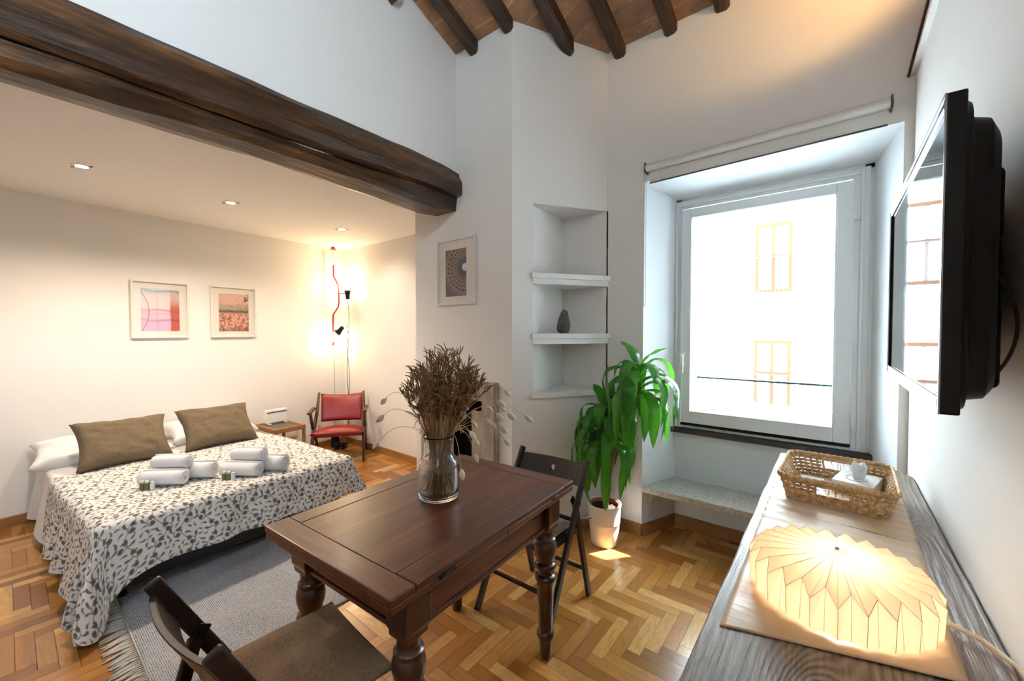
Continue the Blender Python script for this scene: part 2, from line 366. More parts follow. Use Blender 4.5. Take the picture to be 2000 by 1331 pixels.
# right wall: upright to 2.70, above that it leans slightly back
b = MB(); b.box(XR, .75, YK, YW, 0, 2.70)
WY0, WY1, WZ0, WZ1 = -1.50, -.58, 2.92, 3.76      # high side window behind the camera
lean = lambda z: XR-.02 + (z-2.70)/1.4*.26
for y0, y1, z0, z1 in ((YK, WY0, 2.70, 4.9), (WY1, YW, 2.70, 4.9), (WY0, WY1, 2.70, WZ0), (WY0, WY1, WZ1, 4.9)):
    b.add([(lean(z0),y0,z0),(lean(z0),y1,z0),(lean(z1),y1,z1),(lean(z1),y0,z1),(.9,y0,z0),(.9,y1,z0),(.9,y1,z1),(.9,y0,z1)], [(0,1,2,3),(4,5,6,7),(0,1,5,4),(1,2,6,5),(2,3,7,6),(3,0,4,7)])
struct(b.build('wall_right', M['wall']))
struct(MB().tube([(XR-.028, YW-.006, 2.695), (XR+.225, YW-.006, 4.05)], .006, 6).build('trim_1', plain('dark_brown_trim', (.06, .03, .015), .6)))
# chimney breast and the diagonal face with its triangular niche
NA = (-1.732, YC); NB = (-1.329, YW); N0 = (-1.648, 2.298); NBK = (-1.712, YW)
b = MB()
for q in ((-2.773,-2.535,0,3.7),(-1.985,NA[0],0,3.7),(-2.535,-1.985,.94,3.7)): b.add([(q[0],YC,q[2]),(q[1],YC,q[2]),(q[1],YC,q[3]),(q[0],YC,q[3])], [(0,1,2,3)])
b.add([(-2.773,YC,0),(-2.773,YF+.3,0),(-2.773,YF+.3,ZA+.1),(-2.773,YC,ZA+.1)], [(0,1,2,3)])
struct(b.build('wall_chimney', M['wall']))
b = MB()
def dq(p, q, z0, z1): b.add([(p[0],p[1],z0),(q[0],q[1],z0),(q[0],q[1],z1),(p[0],p[1],z1)], [(0,1,2,3)])
dq(NA, NB, 0, 1.0); dq(NA, N0, 1.0, 2.335); dq(NA, NB, 2.335, 3.7)
dq(N0, (N0[0]-.03, N0[1]+.03), 1.0, 2.335); dq((N0[0]-.03, N0[1]+.03), NBK, 1.0, 2.335); dq(NBK, (NB[0]+.01, NB[1]), 1.0, 2.335)
for z in (1.0, 2.335): b.add([(N0[0],N0[1],z),(NB[0],NB[1],z),(NBK[0],NBK[1],z),(N0[0]-.03,N0[1]+.03,z)], [(0,1,2,3)])
struct(b.build('wall_diagonal', M['wall']))
# upper gallery wall over the beam, alcove walls, back wall
wall('wall_gallery', [[(XG,YK,2.40),(XG,YC,2.40),(XG,YC,ZT),(XG,YK,ZT)]])
b = MB(); b.box(-5.4, XG, YK, YC, ZA, ZA+.1); b.box(-5.4, -2.773, YC, YF+.1, ZA, ZA+.1); struct(b.build('ceiling_alcove', M['wall']))
wall('wall_bed', [[(XBED(YK),YK,0),(XBED(3.0),3.0,0),(XBED(3.0),3.0,ZA+.1),(XBED(YK),YK,ZA+.1)]])
wall('wall_alcove_end', [[(-5.4,YF,0),(-2.70,YF,0),(-2.70,YF,ZA+.1),(-5.4,YF,ZA+.1)]])
wbox('wall_back', (-5.4, .75, YK-.15, YK, 0, ZT))
# brick-tile roof sloping down to the street wall
def roofz(x, y):
    k = min(1, max(0, (x+1.732)/.403)); z = 3.546 + k*.182 + .40*(YC-y)
    return min(z, 4.75)
struct(grid_obj('ceiling', lambda u, v: (-2.30+u*3.05, YK-.1+v*(3.0+2.7), roofz(-2.30+u*3.05, YK-.1+v*5.7)), 60, 90, M['brick'], smooth=False, solid=-.12))
# skirting boards
def skirt(name, a, bb, h=.085, th=.014, mat=None):
    a = Vector((*a, 0)); bb = Vector((*bb, 0)); t = (bb-a).normalized(); nrm = Vector((-t.y, t.x, 0))
    q = MB().prism([tuple((a)[:2]), tuple(bb[:2]), tuple((bb+nrm*th)[:2]), tuple((a+nrm*th)[:2])], 0, h)
    return struct(q.build(name, mat or M['skirt'], bevel=.002))
skirt('baseboard_bed', (XBED(YK)+.001, YK), (XBED(YF)+.001, YF), .08, -.014, M['skirt2'])
skirt('baseboard_alcove', (XBED(YF), YF), (-2.775, YF), .08, -.014)
skirt('baseboard_window', (-1.329, YW), (RX0, YW), .085, -.014)
skirt('baseboard_diagonal', NA, NB, .085, -.014)
skirt('baseboard_recess', (BX0, YB), (BX1, YB), .085, -.014)
skirt('baseboard_recess_side', (RX0, YW), (BX0, YB), .085, -.014, M['skirt2'])

# ------------------------------------------------------------------ window_1
win = bpy.data.objects.new('window_1', None); COL.objects.link(win); win['kind'] = 'structure'; win.location = (0, YB, 0)
def ring(b, x0, x1, z0, z1, w1, w2, y0, y1, wb=None):
    wb = wb if wb is not None else w1
    b.box(x0, x0+w1, y0, y1, z0, z1); b.box(x1-w2, x1, y0, y1, z0, z1); b.box(x0+w1, x1-w2, y0, y1, z1-w1, z1); b.box(x0+w1, x1-w2, y0, y1, z0, z0+wb)
b = MB(); ring(b, -.945, .150, .742, 2.395, .060, .080, -.012, .06, .03); ring(b, -.925, .125, .745, 2.375, .02, .02, -.020, -.012, .01); b.build('window_frame', M['pvc'], win, bevel=.004)
b = MB(); ring(b, -.878, .078, .785, 2.325, .062, .080, -.034, .03, .085); ring(b, -.822, .004, .864, 2.27, .012, .012, -.040, -.030, .012); sash = b.build('window_sash', M['pvc'], win, bevel=.005)
MB().box(-.82, 0, -.012, -.008, .868, 2.262).build('window_glass', M['pane'], sash)
b = MB(); ring(b, -.816, -.002, .868, 2.262, .004, .004, -.036, -.010, .004); b.build('glazing_seal', M['black'], sash)
b = MB(); b.box(-.872, -.846, -.046, -.034, 1.19, 1.30); b.box(-.867, -.851, -.075, -.046, 1.262, 1.28); b.box(-.869, -.849, -.085, -.070, 1.15, 1.285); b.build('window_handle', M['white'], sash, bevel=.003)
for z in (.93, 2.14):
    b = MB(); b.tube([(.085, -.044, z-.05), (.085, -.044, z+.05)], .007, 10); b.box(.066, .104, -.038, -.034, z-.045, z+.045); b.build('hinge', M['pvc'], win)
b = MB(); b.box(-.878, .078, -.030, .0, .765, .785); b.build('weather_bar', M['black'], win)
b = MB(); b.prism([(-.985, YB-.045), (.195, YB-.045), (.185, YB+.04), (-.97, YB+.04)], .705, .742); struct(b.build('trim_2', M['darkstone'], bevel=.004))
b = MB(); b.box(-.86, .0, 3.44, 3.46, .85, 1.09); bal = tag(b.build('glass_balustrade', M['pane']), 'low clear glass balustrade fixed outside the street window', 'railing')
MB().box(-.86, .0, 3.438, 3.462, 1.075, 1.088).build('top_edge', M['greenglass'], bal)
# granite bench slab in the recess
b = MB(); b.prism([(RX0, YW-.02), (RX1, YW-.02), (RX1-.005, YW), (BX1, YB), (BX0, YB), (RX0+.004, YW)], .318, .36)
tag(b.build('stone_bench', M['granite'], bevel=.004), 'speckled granite slab forming the low seat in the window recess', 'bench')
# socket on the left cheek of the recess, under the bench
def outlet(name, label, loc, rz):
    t = thing(name, label, 'socket', loc, rz)
    MB().box(-.06, .06, -.010, 0, -.04, .04).build('plate', M['ivory'], t, bevel=.003)
    b = MB()
    for k in (-.03, 0, .03): b.box(k-.011, k+.011, -.013, -.010, -.022, .022)
    b.build('insert', M['white'], t, bevel=.001); return t
ang = math.atan2(YB-YW, BX0-RX0)
outlet('wall_socket', 'ivory triple socket under the granite bench, left cheek', (RX0+.048, YW+.12, .255), ang)
outlet('wall_socket', 'ivory socket low on the bed wall under the side table', (XBED(2.07)+.002, 2.07, .25), R(90+5.2))
outlet('wall_socket', 'small ivory socket on the bed wall left of the red armchair', (XBED(2.34)+.002, 2.34, .25), R(90+5.2))
# roller blind
bl = thing('roller_blind', 'off-white roller blind rolled up above the window recess', 'blind', (0, 2.742, 0))
def blz(x): return .0125*(x+1.02)/1.2*2
b = MB(); b.tube([(-1.018, 0, 2.557), (.197, 0, 2.574)], .025, 20); b.build('roller', M['blindcloth'], bl, True, auto=40)
b = MB(); b.add([(-1.0,.018,2.555),(.190,.018,2.572),(.190,.018,2.478),(-1.0,.018,2.458),(-1.0,.016,2.555),(.190,.016,2.572),(.190,.016,2.478),(-1.0,.016,2.458)], [(0,1,2,3),(4,5,6,7),(0,1,5,4),(2,3,7,6),(0,3,7,4),(1,2,6,5)]); b.build('blind_fabric', M['blindcloth'], bl)
MB().tube([(-1.0, .016, 2.457), (.190, .016, 2.476)], .005, 8).build('bottom_bar', M['darkgrey'], bl)
for x, z in ((-1.024, 2.557), (.203, 2.574)):
    b = MB(); b.box(x-.004, x+.004, -.02, .045, z-.03, z+.034); b.tube([(x-.006, 0, z), (x+.006, 0, z)], .013, 12); b.build('bracket', M['darkgrey'], bl, bevel=.001)
b = MB()
for dx in (0, .012): b.tube([(-1.028+dx, -.01, 2.55), (-1.028+dx, -.01, 1.63)], .0014, 5)
b.tube([(-1.028, -.01, 1.63), (-1.022, -.01, 1.62), (-1.016, -.01, 1.63)], .0018, 5); b.build('pull_chain', M['steel'], bl)

# ------------------------------------------------------------------ niche shelves and rock
dv = Vector((NB[0]-NA[0], NB[1]-NA[1])).normalized(); nv = Vector((dv.y, -dv.x))
def shelf(z0, z1, two, label):
    t = thing('niche_shelf', label, 'shelf', (0,0,0), 0, 'white shelves in the triangular niche')
    P0 = Vector(N0) - dv*.016; P1 = Vector(NB) + dv*.026
    def slab(e, a, c, d0, d1):
        q = [P0 - dv*d0 + nv*e, P1 + dv*d1*0 + nv*e, P1, Vector((NB[0], NB[1])), Vector(NBK)+Vector((.0, -.001)), Vector((N0[0]-.03, N0[1]+.03)), Vector(N0), P0 - dv*d0]
        return MB().prism([tuple(p) for p in q], a, c)
    if two:
        zm = z0 + (z1-z0)*.52
        slab(.026, zm, z1, 0, 0).build('shelf_board', M['white'], t, bevel=.002); slab(.012, z0, zm, -.01, 0).build('lower_moulding', M['white'], t, bevel=.002)
    else: slab(.020, z0, z1, 0, 0).build('shelf_board', M['white'], t, bevel=.002)
    return t
shelf(1.778, 1.856, True, 'top white shelf of the niche, bare, above the dark rock')
shelf(1.358, 1.432, True, 'middle white shelf of the niche, carrying the dark rock')
shelf(.980, 1.016, False, 'thin lowest white shelf of the niche, behind the plant')
me = bpy.data.meshes.new('rock'); bm = bmesh.new(); bmesh.ops.create_icosphere(bm, subdivisions=4, radius=1)
for vv in bm.verts:
    p = vv.co.copy(); k = (p.z+1)/2; s = 1 - .55*k
    m8 = max(abs(p.x), abs(p.y), abs(p.x+p.y)*.72)
    f = 1 + .12*noise.noise(p*1.7) + .05*noise.noise(p*6)
    vv.co = Vector((p.x*.046*s*f + .004*k, p.y*.032*s*f, .068 + p.z*.068 if p.z > -.86 else .068-.068*.97))
    vv.co.x *= (1/m8 if m8 > .5 else 1)**.4
bm.to_mesh(me); bm.free(); me.materials.append(M['rock']); rk = bpy.data.objects.new('rock', me); COL.objects.link(rk); rk.scale = (1.3, 1.3, 1.3); rk.location = (-1.535, 2.52, 1.431); rk.rotation_euler = (0,0,R(50))
tag(rk, 'rough dark brown rock standing on the middle niche shelf', 'rock')

# ------------------------------------------------------------------ big beam and rafters
def beam_sec(y, pts, amp=.008):
    o = []
    for i, (x, z) in enumerate(pts):
        n1 = noise.noise(Vector((i*3.1, y*1.3, .5))); n2 = noise.noise(Vector((i*1.7, y*5, 9.5)))
        o.append((x + amp*1.6*n1 + amp*.5*n2, y, z + amp*1.2*noise.noise(Vector((i*2.3, y*1.6, 4.5))) + amp*.4*n2))
    return o
t = thing('timber_beam', 'massive dark old timber beam running along under the upper wall', 'beam', (0,0,0))
ys = np.linspace(YK, YC+.004, 90)
def low(y):
    k = min(1, max(0, (y-0.0)/2.17)); xb = -2.335 - .10*k
    zb = 2.352 + .010*math.sin(y*2.1) + (.02*max(0, (y-2.0)/.17))
    return [(-2.62, 2.50), (-2.60, 2.44+.02*k), (xb-.05, zb+.01), (xb, zb), (-2.262-.02*k, zb+.008), (-2.232-.035*k, zb+.035), (-2.226-.04*k, 2.41), (-2.240-.038*k, 2.452), (-2.275, 2.460), (-2.32, 2.50)]
MB().loft([beam_sec(y, low(y), .013) for y in ys]).build('lower_timber', M['beam'], t, True, auto=16)
def upp(y):
    k = min(1, max(0, (y-1.6)/.57)); zt = 2.672 - .05*k*k
    return [(-2.34, 2.462), (-2.24, 2.464), (-2.212, 2.478), (-2.204, 2.53), (-2.214, 2.565), (-2.220, 2.60), (-2.230, zt-.03), (-2.252, zt+.01), (-2.34, zt+.012)]
MB().loft([beam_sec(y+.01, upp(y), .009) for y in ys]).build('upper_timber', M['beam'], t, True, auto=16)
def rafter(xc, yend, zend, label, wd=.085, hh=.115, L=3.6, x2=None):
    t = thing('ceiling_rafter', label, 'rafter', (0,0,0), 0, 'rafters under the brick tile ceiling')
    secs = []; N = 26; sl = .405
    for i in range(N+1):
        y = yend + .03 - i/N*L; z = zend + sl*(yend+.03-y)
        rn = lambda k: .006*noise.noise(Vector((xc*7+k, y*2.2, 1.5)))
        wv = .02*noise.noise(Vector((xc*5, y*.8, 7)))*min(1, i/6)
        x = xc + wv
        a, c = wd/2, .018
        secs.append([(x-a+rn(1), y, z+hh), (x-a+rn(2), y, z+c), (x-a+c+rn(3), y, z+rn(8)), (x+a-c+rn(4), y, z+rn(9)), (x+a+rn(5), y, z+c), (x+a+rn(6), y, z+hh)])
    MB().loft(secs).build('timber', M['rafter'], t, bevel=.003)
rafter(-2.09, 2.14, 3.462, 'leftmost full rafter, ending on the chimney wall beside the upper wall')
rafter(-1.765, 2.14, 3.475, 'rafter ending just left of the chimney corner')
rafter(-1.505, 2.50, 3.395, 'rafter ending over the middle of the diagonal wall')
rafter(-1.235, 2.76, 3.405, 'longest looking rafter, ending where diagonal and street wall meet')
rafter(-.88, 2.76, 3.408, 'rafter ending over the left part of the street wall')
rafter(-.57, 2.76, 3.412, 'rightmost rafter, a short dark stub at the top of the frame')
t = thing('beam_stub', 'short dark beam end sticking out high on the upper wall', 'beam stub', (0,0,0))
MB().bar((-2.255, 1.63, 3.61), (-2.255, 1.3, 3.80), .075, .11).build('timber', M['rafter'], t, bevel=.006)

# ------------------------------------------------------------------ downlights and their light
for i, (x, y, lab) in enumerate(((-3.73, .321, 'lit recessed downlight nearest the camera, leftmost in the alcove ceiling'), (-3.84, 1.159, 'middle lit recessed downlight in the alcove ceiling'), (-3.95, 2.165, 'lit recessed downlight nearest the corner floor-to-ceiling lamp'))):
    t = thing('recessed_downlight', lab, 'ceiling light', (x, y, ZA), 0, 'downlights in the alcove ceiling')
    MB().lathe([(.030, -.002), (.046, -.004), (.050, -.0015), (.050, .0)], 28, cap=False).build('trim_ring', M['white'], t, True)
    MB().lathe([(.0, -.001), (.031, -.001)], 24, cap=False).build('lamp_lens', M['spotglow'], t)
    for a in (40, 220):
        ca, sa = math.cos(R(a)), math.sin(R(a)); MB().bar((ca*.04, sa*.04, -.003), (ca*.068, sa*.068, -.003), .008, .003, (0,0,1)).build('spring_clip', M['steel'], t)
    light('downlight_bulb', 'SPOT', (x, y, ZA-.012), (50, 46, 20)[i], (1, .82, .64), (x, y, 0), spot_size=R(150), spot_blend=.7, shadow_soft_size=.03)

# ------------------------------------------------------------------ framed pictures
def picture(name, label, loc, rz, W, H, px0, px1, pz0, pz1, paint, nu=90, nv=120):
    t = thing(name, label, 'picture', loc, rz)
    f = .014; d = .022
    b = MB(); ring(b, -W/2, W/2, -H/2, H/2, f, f, -d, 0); b.build('frame', M['framewood'], t, bevel=.002)
    MB().box(-W/2+f*.5, W/2-f*.5, -.006, -.001, -H/2+f*.5, H/2-f*.5).build('mount', M['mat'], t)
    x0, x1, z0, z1 = -W/2+W*px0, -W/2+W*px1, -H/2+H*pz0, -H/2+H*pz1
    grid_obj('print', lambda u, v: (x0+u*(x1-x0), -.0068, z0+v*(z1-z0)), nu, nv, M['print'], t, False, paint)
    MB().box(-W/2+f*.8, W/2-f*.8, -.0165, -.0145, -H/2+f*.8, H/2-f*.8).build('glazing', M['pane'], t)
    return t
M['print'] = painted('print_ink', .7).m
def sm(a, b, x): k = np.clip((x-a)/(b-a), 0, 1); return k*k*(3-2*k)
def lin(c): return np.array([((v/255+.055)/1.055)**2.4 if v > 10 else v/255/12.92 for v in c])
def npn(u, v, s, seed=0):  # cheap value noise
    rs = np.random.RandomState(seed); G = rs.rand(64, 64); x = u*s % 63; y = v*s % 63
    i = x.astype(int); j = y.astype(int); fx = sm(0, 1, x-i); fy = sm(0, 1, y-j)
    return (G[i, j]*(1-fx)+G[(i+1) % 64, j]*fx)*(1-fy) + (G[i, (j+1) % 64]*(1-fx)+G[(i+1) % 64, (j+1) % 64]*fx)*fy
def mixc(c, k, col): return c*(1-k[:, None]) + col[None]*k[:, None]
def paint_abstract(u, v):
    c = np.repeat(lin((222, 206, 208))[None], len(u), 0)
    c = mixc(c, sm(.80, .97, v), lin((188, 204, 212)))
    c = mixc(c, sm(.56, .50, v)*.8, lin((226, 176, 196)))
    c = mixc(c, sm(.32, .26, v)*.9, lin((206, 168, 202)))
    c = mixc(c, sm(.74+.02*np.sin(v*9), .78, u)*sm(.95, .5, v), lin((190, 92, 70)))
    c = mixc(c, sm(.74, .78, u)*sm(.45, .9, v)*.5, lin((200, 165, 140)))
    for y0, w, col, k in ((.50, .02, (170, 70, 80), .7), (.27, .02, (120, 40, 70), .6), (.96, .012, (40, 90, 110), .9), (.42, .012, (190, 110, 130), .5)):
        d = np.abs(v - (y0 + .02*np.sin(u*7+y0*9) - .03*u)); c = mixc(c, np.exp(-(d/w)**2)*k*(.4+.6*u), lin(col))
    d = np.abs(u - (.20 - .9*(v-.45)**2 + .0)); c = mixc(c, np.exp(-(d/.012)**2)*.75, lin((110, 40, 60)))
    return c
def paint_blossom(u, v):
    c = mixc(np.repeat(lin((206, 160, 140))[None], len(u), 0), sm(.62, .75, v), lin((216, 174, 156)))
    c = mixc(c, sm(.5, .56, v)*sm(.78, .66, v)*.8, lin((150, 160, 140)))
    c = mixc(c, np.exp(-((v-.52-.02*npn(u, v, 9, 4))/.045)**2)*.95, lin((60, 55, 44)))
    n = npn(u, v, 22, 1); n2 = npn(u, v, 46, 2); lowr = sm(.50, .42, v)
    c = mixc(c, lowr*sm(.45, .65, n)*.8, lin((80, 38, 34))); c = mixc(c, lowr*sm(.55, .75, n2)*.9, lin((222, 128, 116)))
    c = mixc(c, sm(.62, .72, npn(u, v, 30, 5))*sm(.5, .6, v)*sm(.9, .75, v)*.7, lin((190, 80, 80)))
    c = mixc(c, sm(.6, .7, npn(u, v, 26, 8))*sm(.8, .86, u)*sm(.75, .8, v)*.9, lin((70, 40, 40)))
    return mixc(c, sm(.12, 0, v)*.6, lin((50, 30, 26)))
def paint_dome(u, v):
    x = (u-.93)*.62; y = (v-.60); r = np.hypot(x, y); th = np.arctan2(y, x)
    c = mixc(np.repeat(lin((150, 134, 122))[None], len(u), 0), sm(.26, .16, r), lin((96, 96, 104)))
    lr = np.log(np.maximum(r, .01)/.205)/.19; k = np.floor(lr); fr = lr-k; ft = (th/(2*np.pi)*30 + .35*lr) % 1
    cof = ((fr > .25) & (fr < .8) & (ft > .28) & (ft < .78) & (r > .205) & (r < .57)).astype(float)
    c = mixc(c, cof*.9, lin((52, 38, 34))); c = mixc(c, ((r > .085)*(r < .205)*.5).astype(float)*(.5+.5*np.sin(th*30)), lin((84, 84, 92)))
    c = mixc(c, sm(.085, .075, r), lin((226, 232, 240))); c = mixc(c, np.exp(-((r-.60)/.012)**2)*.8, lin((70, 50, 36)))
    return mixc(c, sm(.61, .63, r)*.9, lin((92, 88, 110)))
rb = R(90+5.2)
picture('framed_picture', 'white-framed abstract print in pink and pale blue washes over the bed', (XBED(.89)+.003, .89, 1.643), rb, .415, .515, .167, .833, .125, .87, paint_abstract)
picture('framed_picture', 'white-framed pink blossom photo beside the abstract print', (XBED(1.483)+.003, 1.483, 1.645), rb, .415, .52, .173, .835, .12, .86, paint_blossom)
picture('framed_picture', 'white-framed photo of a coffered dome on the chimney wall', (-2.27, YC-.002, 1.904), 0, .42, .505, .215, .755, .13, .84, paint_dome, 110, 170)

# ------------------------------------------------------------------ fireplace
t = thing('fireplace_surround', 'stone fireplace surround set in the chimney wall behind the table', 'fireplace', (0, YC, 0))
b = MB(); b.box(-2.672, -2.535, -.035, .0, 0, 1.085); b.box(-1.985, -1.848, -.035, .0, 0, 1.085); b.box(-2.535, -1.985, -.035, 0, .94, 1.085)
b.build('stone_frame', M['stone'], t, bevel=.004)
b = MB()
for x in (-2.66, -1.905): b.box(x, x+.045, -.045, -.035, 0, 1.085)
b.box(-2.615, -1.905, -.045, -.035, 1.05, 1.085); b.build('moulding', M['stone'], t, bevel=.006)
b = MB(); x0, x1, y1, z1 = -2.535, -1.985, .35, .94
b.add([(x0,0,.003),(x0,y1,.003),(x0,y1,z1),(x0,0,z1),(x1,0,.003),(x1,y1,.003),(x1,y1,z1),(x1,0,z1)], [(0,1,2,3),(4,5,6,7),(1,5,6,2),(3,2,6,7),(0,4,5,1)]); b.build('firebox', M['firebox_black'], t)
b = MB(); b.box(-2.10, -1.985, -.02, -.004, 0, .86); b.build('firebox_side', M['stone'], t)

# ------------------------------------------------------------------ bed
BL, BR, BA = (-4.79, .83), R(4.0), None
LB, WB = 1.90, .67     # length, half width
bed = thing('bed', 'double bed with white sheet and black metal frame, against the left wall', 'bed', (BL[0], BL[1], 0), BR)
b = MB(); b.box(.03, LB-.02, -WB+.03, WB-.03, .20, .235)
for y in (-.4, 0, .4): b.box(.05, LB-.05, y-.02, y+.02, .17, .20)
b.build('bed_base', M['blackmetal'], bed)
for x in (.12, 1.0, LB-.16):
    for y in (-WB+.09, WB-.09): MB().tube([(x, y, 0), (x, y, .20)], .02, 12).build('leg', M['blackmetal'], bed)
def rbox(b, x0, x1, y0, y1, z0, z1, r=.05, n=5, N=7):
    # rounded slab by lofting rounded outlines
    def outl(e, z):
        o = []
        for cx, cy, a0 in ((x1-r, y1-r, 0), (x0+r, y1-r, 90), (x0+r, y0+r, 180), (x1-r, y0+r, 270)):
            for k in range(N): a = R(a0+90*k/(N-1)); o.append((cx+math.cos(a)*(r-e), cy+math.sin(a)*(r-e), z))
        return o
    q = min(r, (z1-z0)/2)*.6; secs = []
    for k in range(n): a = R(90*k/(n-1)); secs.append(outl(q*(1-math.sin(a)), z0+q*(1-math.cos(a))))
    for k in range(n): a = R(90*k/(n-1)); secs.append(outl(q*(1-math.cos(a)), z1-q+q*math.sin(a)))
    return b.loft(secs)
MB().box(LB-.075, LB-.035, -WB+.03, WB-.03, .095, .198).build('frame_rail', M['blackmetal'], bed, bevel=.018, seg=4)
for sy in (-1, 1): MB().box(.05, LB-.08, sy*(WB-.05)-.018, sy*(WB-.05)+.018, .10, .198).build('side_rail', M['blackmetal'], bed, bevel=.01)
rbox(MB(), .0, LB, -WB, WB, .236, .452, .06).build('mattress', M['sheet'], bed, True, auto=50)
# drape: cloth lying on the mattress and hanging over its edges
def drape(x, y, z0, x1, y0, y1, fl=.14, flc=.42, floor=.012, wave=.012, seed=0.0, rad=.05):
    dx = max(0., x-x1); dy = (y-y1) if y > y1 else ((y-y0) if y < y0 else 0.)
    r = math.hypot(dx, dy); cx, cy = min(x, x1), min(max(y, y0), y1)
    n1 = noise.noise(Vector((x*3, y*3, seed))); n2 = noise.noise(Vector((x*11, y*11, seed+3)))
    if r < 1e-6: return (x, y, z0 + .006*n1 + .003*n2)
    ux, uy = dx/r, dy/r; cor = 4*(ux*uy)**2; cor = abs(2*ux*uy)
    per = (y if abs(ux) > abs(uy) else x)
    f = fl + (flc-fl)*cor**.7 + .10*math.sin(per*15+seed+2.2*math.sin(per*5))*min(1, r/.2) + .05*n1 + .12*math.sin(math.atan2(dy, dx)*9)*cor*min(1, r/.3)
    f = max(.0, f)
    # rounded edge
    th = min(r/rad, math.pi/2*.86); h = rad*math.sin(th); dz = rad*(1-math.cos(th)); rest = max(0, r - rad*th)
    h += rest*f*.9; dz += rest*math.sqrt(max(.05, 1-(f*.9)**2))
    z = z0 - dz + .004*n2; 
    if z < floor:
        h += (floor-z)*.55; z = floor + .035*abs(n1)*min(1, (floor-z)/.03) + .016*abs(n2)
    return (cx+ux*h + .010*n2*min(1, r/.1), cy+uy*h + .010*n1*min(1, r/.1), z)
# scroll pattern printed on the bedspread, drawn as a repeating tile
TN = 480; TU, TV_ = .40, .34; FAT = 1.25
def make_tile():
    T = np.zeros((TN, TN), np.float32); sx = TN/TU; sy = TN/TV_; G = np.zeros((TN, TN), np.float32)
    def dot(x, y, r, A=None):
        A = T if A is None else A; cx, cy = x*sx, y*sy; rx, ry = r*sx, r*sy; R0 = int(max(rx, ry))+1
        I, J = np.meshgrid(np.arange(int(cx)-R0, int(cx)+R0+2), np.arange(int(cy)-R0, int(cy)+R0+2), indexing='ij'); m = ((I-cx)/rx)**2 + ((J-cy)/ry)**2 <= 1
        A[I[m] % TN, J[m] % TN] = 1
    def curl(x, y, a, r0, sgn):      # stem that rolls up into a fat comma
        P = []; n = 90; h = a
        for k in range(n):
            q = k/n; P.append((x, y)); h += sgn*(1/(r0*(1.25-q)))*.0021*(.35+1.5*q); x += math.cos(h)*.0021*.62; y += math.sin(h)*.0021*.62
        for k, p in enumerate(P): q = k/n; dot(p[0], p[1], .0017 + .0048*max(0, q-.30)**1.1)
        hx, hy = P[-1]; dot(hx-math.sin(h)*sgn*.0035, hy+math.cos(h)*sgn*.0035, .0098); return P
    def leaf(x, y, a, L, wd, bend=1.3):
        for k in range(30):
            q = k/29; dot(x, y, max(.0012, wd*(q**.75)*(1 if q < .86 else (1-(q-.86)/.14*.35)))); x += math.cos(a)*L/29; y += math.sin(a)*L/29; a += bend/29
    def lobed(x, y, a, s):
        for da, L, wd in ((-.85, .72, .22), (0, 1, .26), (.85, .72, .22)):
            for k in range(12): q = k/11; dot(x+math.cos(a+da)*s*L*q, y+math.sin(a+da)*s*L*q, max(.0015, s*wd*math.sin(math.pi*min(.93, q*.75+.22))))
    rs = random.Random(29)
    for m, (ph, y0) in enumerate(((0, .055), (1.9, .168), (4.0, .282))):     # three wavy stems per tile
        prev = None
        for k in range(400):
            x = TU*k/400; y = y0 + .026*math.sin(2*math.pi*x/TU*2+ph); dot(x, y, .0017)
        for c in range(6):
            x = TU*(c+.12*m)/6; th = 2*math.pi*x/TU*2+ph; y = y0 + .026*math.sin(th); sl = math.atan(.026*4*math.pi/TU*math.cos(th)); sg = 1 if c % 2 else -1
            P = curl(x, y, sl + sg*.85, .046, -sg*1.0)
            q = P[34]; leaf(q[0], q[1], sl+sg*1.7, .034, .0072, sg*1.1); q = P[14]; lobed(q[0], q[1], sl-sg*1.25, .026)
    cnt = 0
    for _ in range(5000):
        x, y, a = rs.random()*TU, rs.random()*TV_, rs.random()*6.28; L = rs.uniform(.022, .038); bd = rs.choice((-1.3, 1.3))
        mx, my = x+math.cos(a+bd*.3)*L*.6, y+math.sin(a+bd*.3)*L*.6; rad = L*.52; I = (np.arange(int((mx-rad)*sx), int((mx+rad)*sx)) % TN); J = (np.arange(int((my-rad)*sy), int((my+rad)*sy)) % TN)
        if T[np.ix_(I, J)].sum() > 12: continue
        leaf(x, y, a, L, L*.21, bd); cnt += 1
    for _ in range(2): T = (T + np.roll(T, 2, 0) + np.roll(T, -2, 0) + np.roll(T, 2, 1) + np.roll(T, -2, 1))/5
    return T
TILE = make_tile()
def paint_scroll(u, v):
    x = u*XLEN; y = v*YLEN; i = (x/TU*TN).astype(int) % TN; j = (y/TV_*TN).astype(int) % TN
    k = TILE[i, j]; return mixc(np.repeat(np.array([[.80, .785, .755]]), len(u), 0), k, np.array([.130, .118, .108]))
tt = painted('scroll_print_cotton', .9); tt.bump(tt.noise(tt.co(), 500, 3), .25, .001); M['spread'] = tt.m
X0, XLEN = .70, LB-.70+.29; Y0_, YLEN = -WB-.42, 2*WB+.42+.32
def f_spread(u, v):
    y = Y0_+v*YLEN; x = X0 + u*(XLEN + .20*math.exp(-((y+WB+.16)/.19)**2)*u) - .10*(1-u)**2*(v-.1) 
    return drape(x, y, .470 + .010*math.sin(min(1, max(0, (x-X0)/.3))*math.pi/2), LB-.01, -WB-.005, WB+.005, wave=.01, seed=.0)
spread = grid_obj('bedspread', f_spread, 600, 680, M['spread'], None, True, paint_scroll)
spread.location = (BL[0], BL[1], 0); spread.rotation_euler = (0, 0, BR)
tag(spread, 'white bedspread printed with grey scrolling leaves, draped over the bed', 'bedspread')
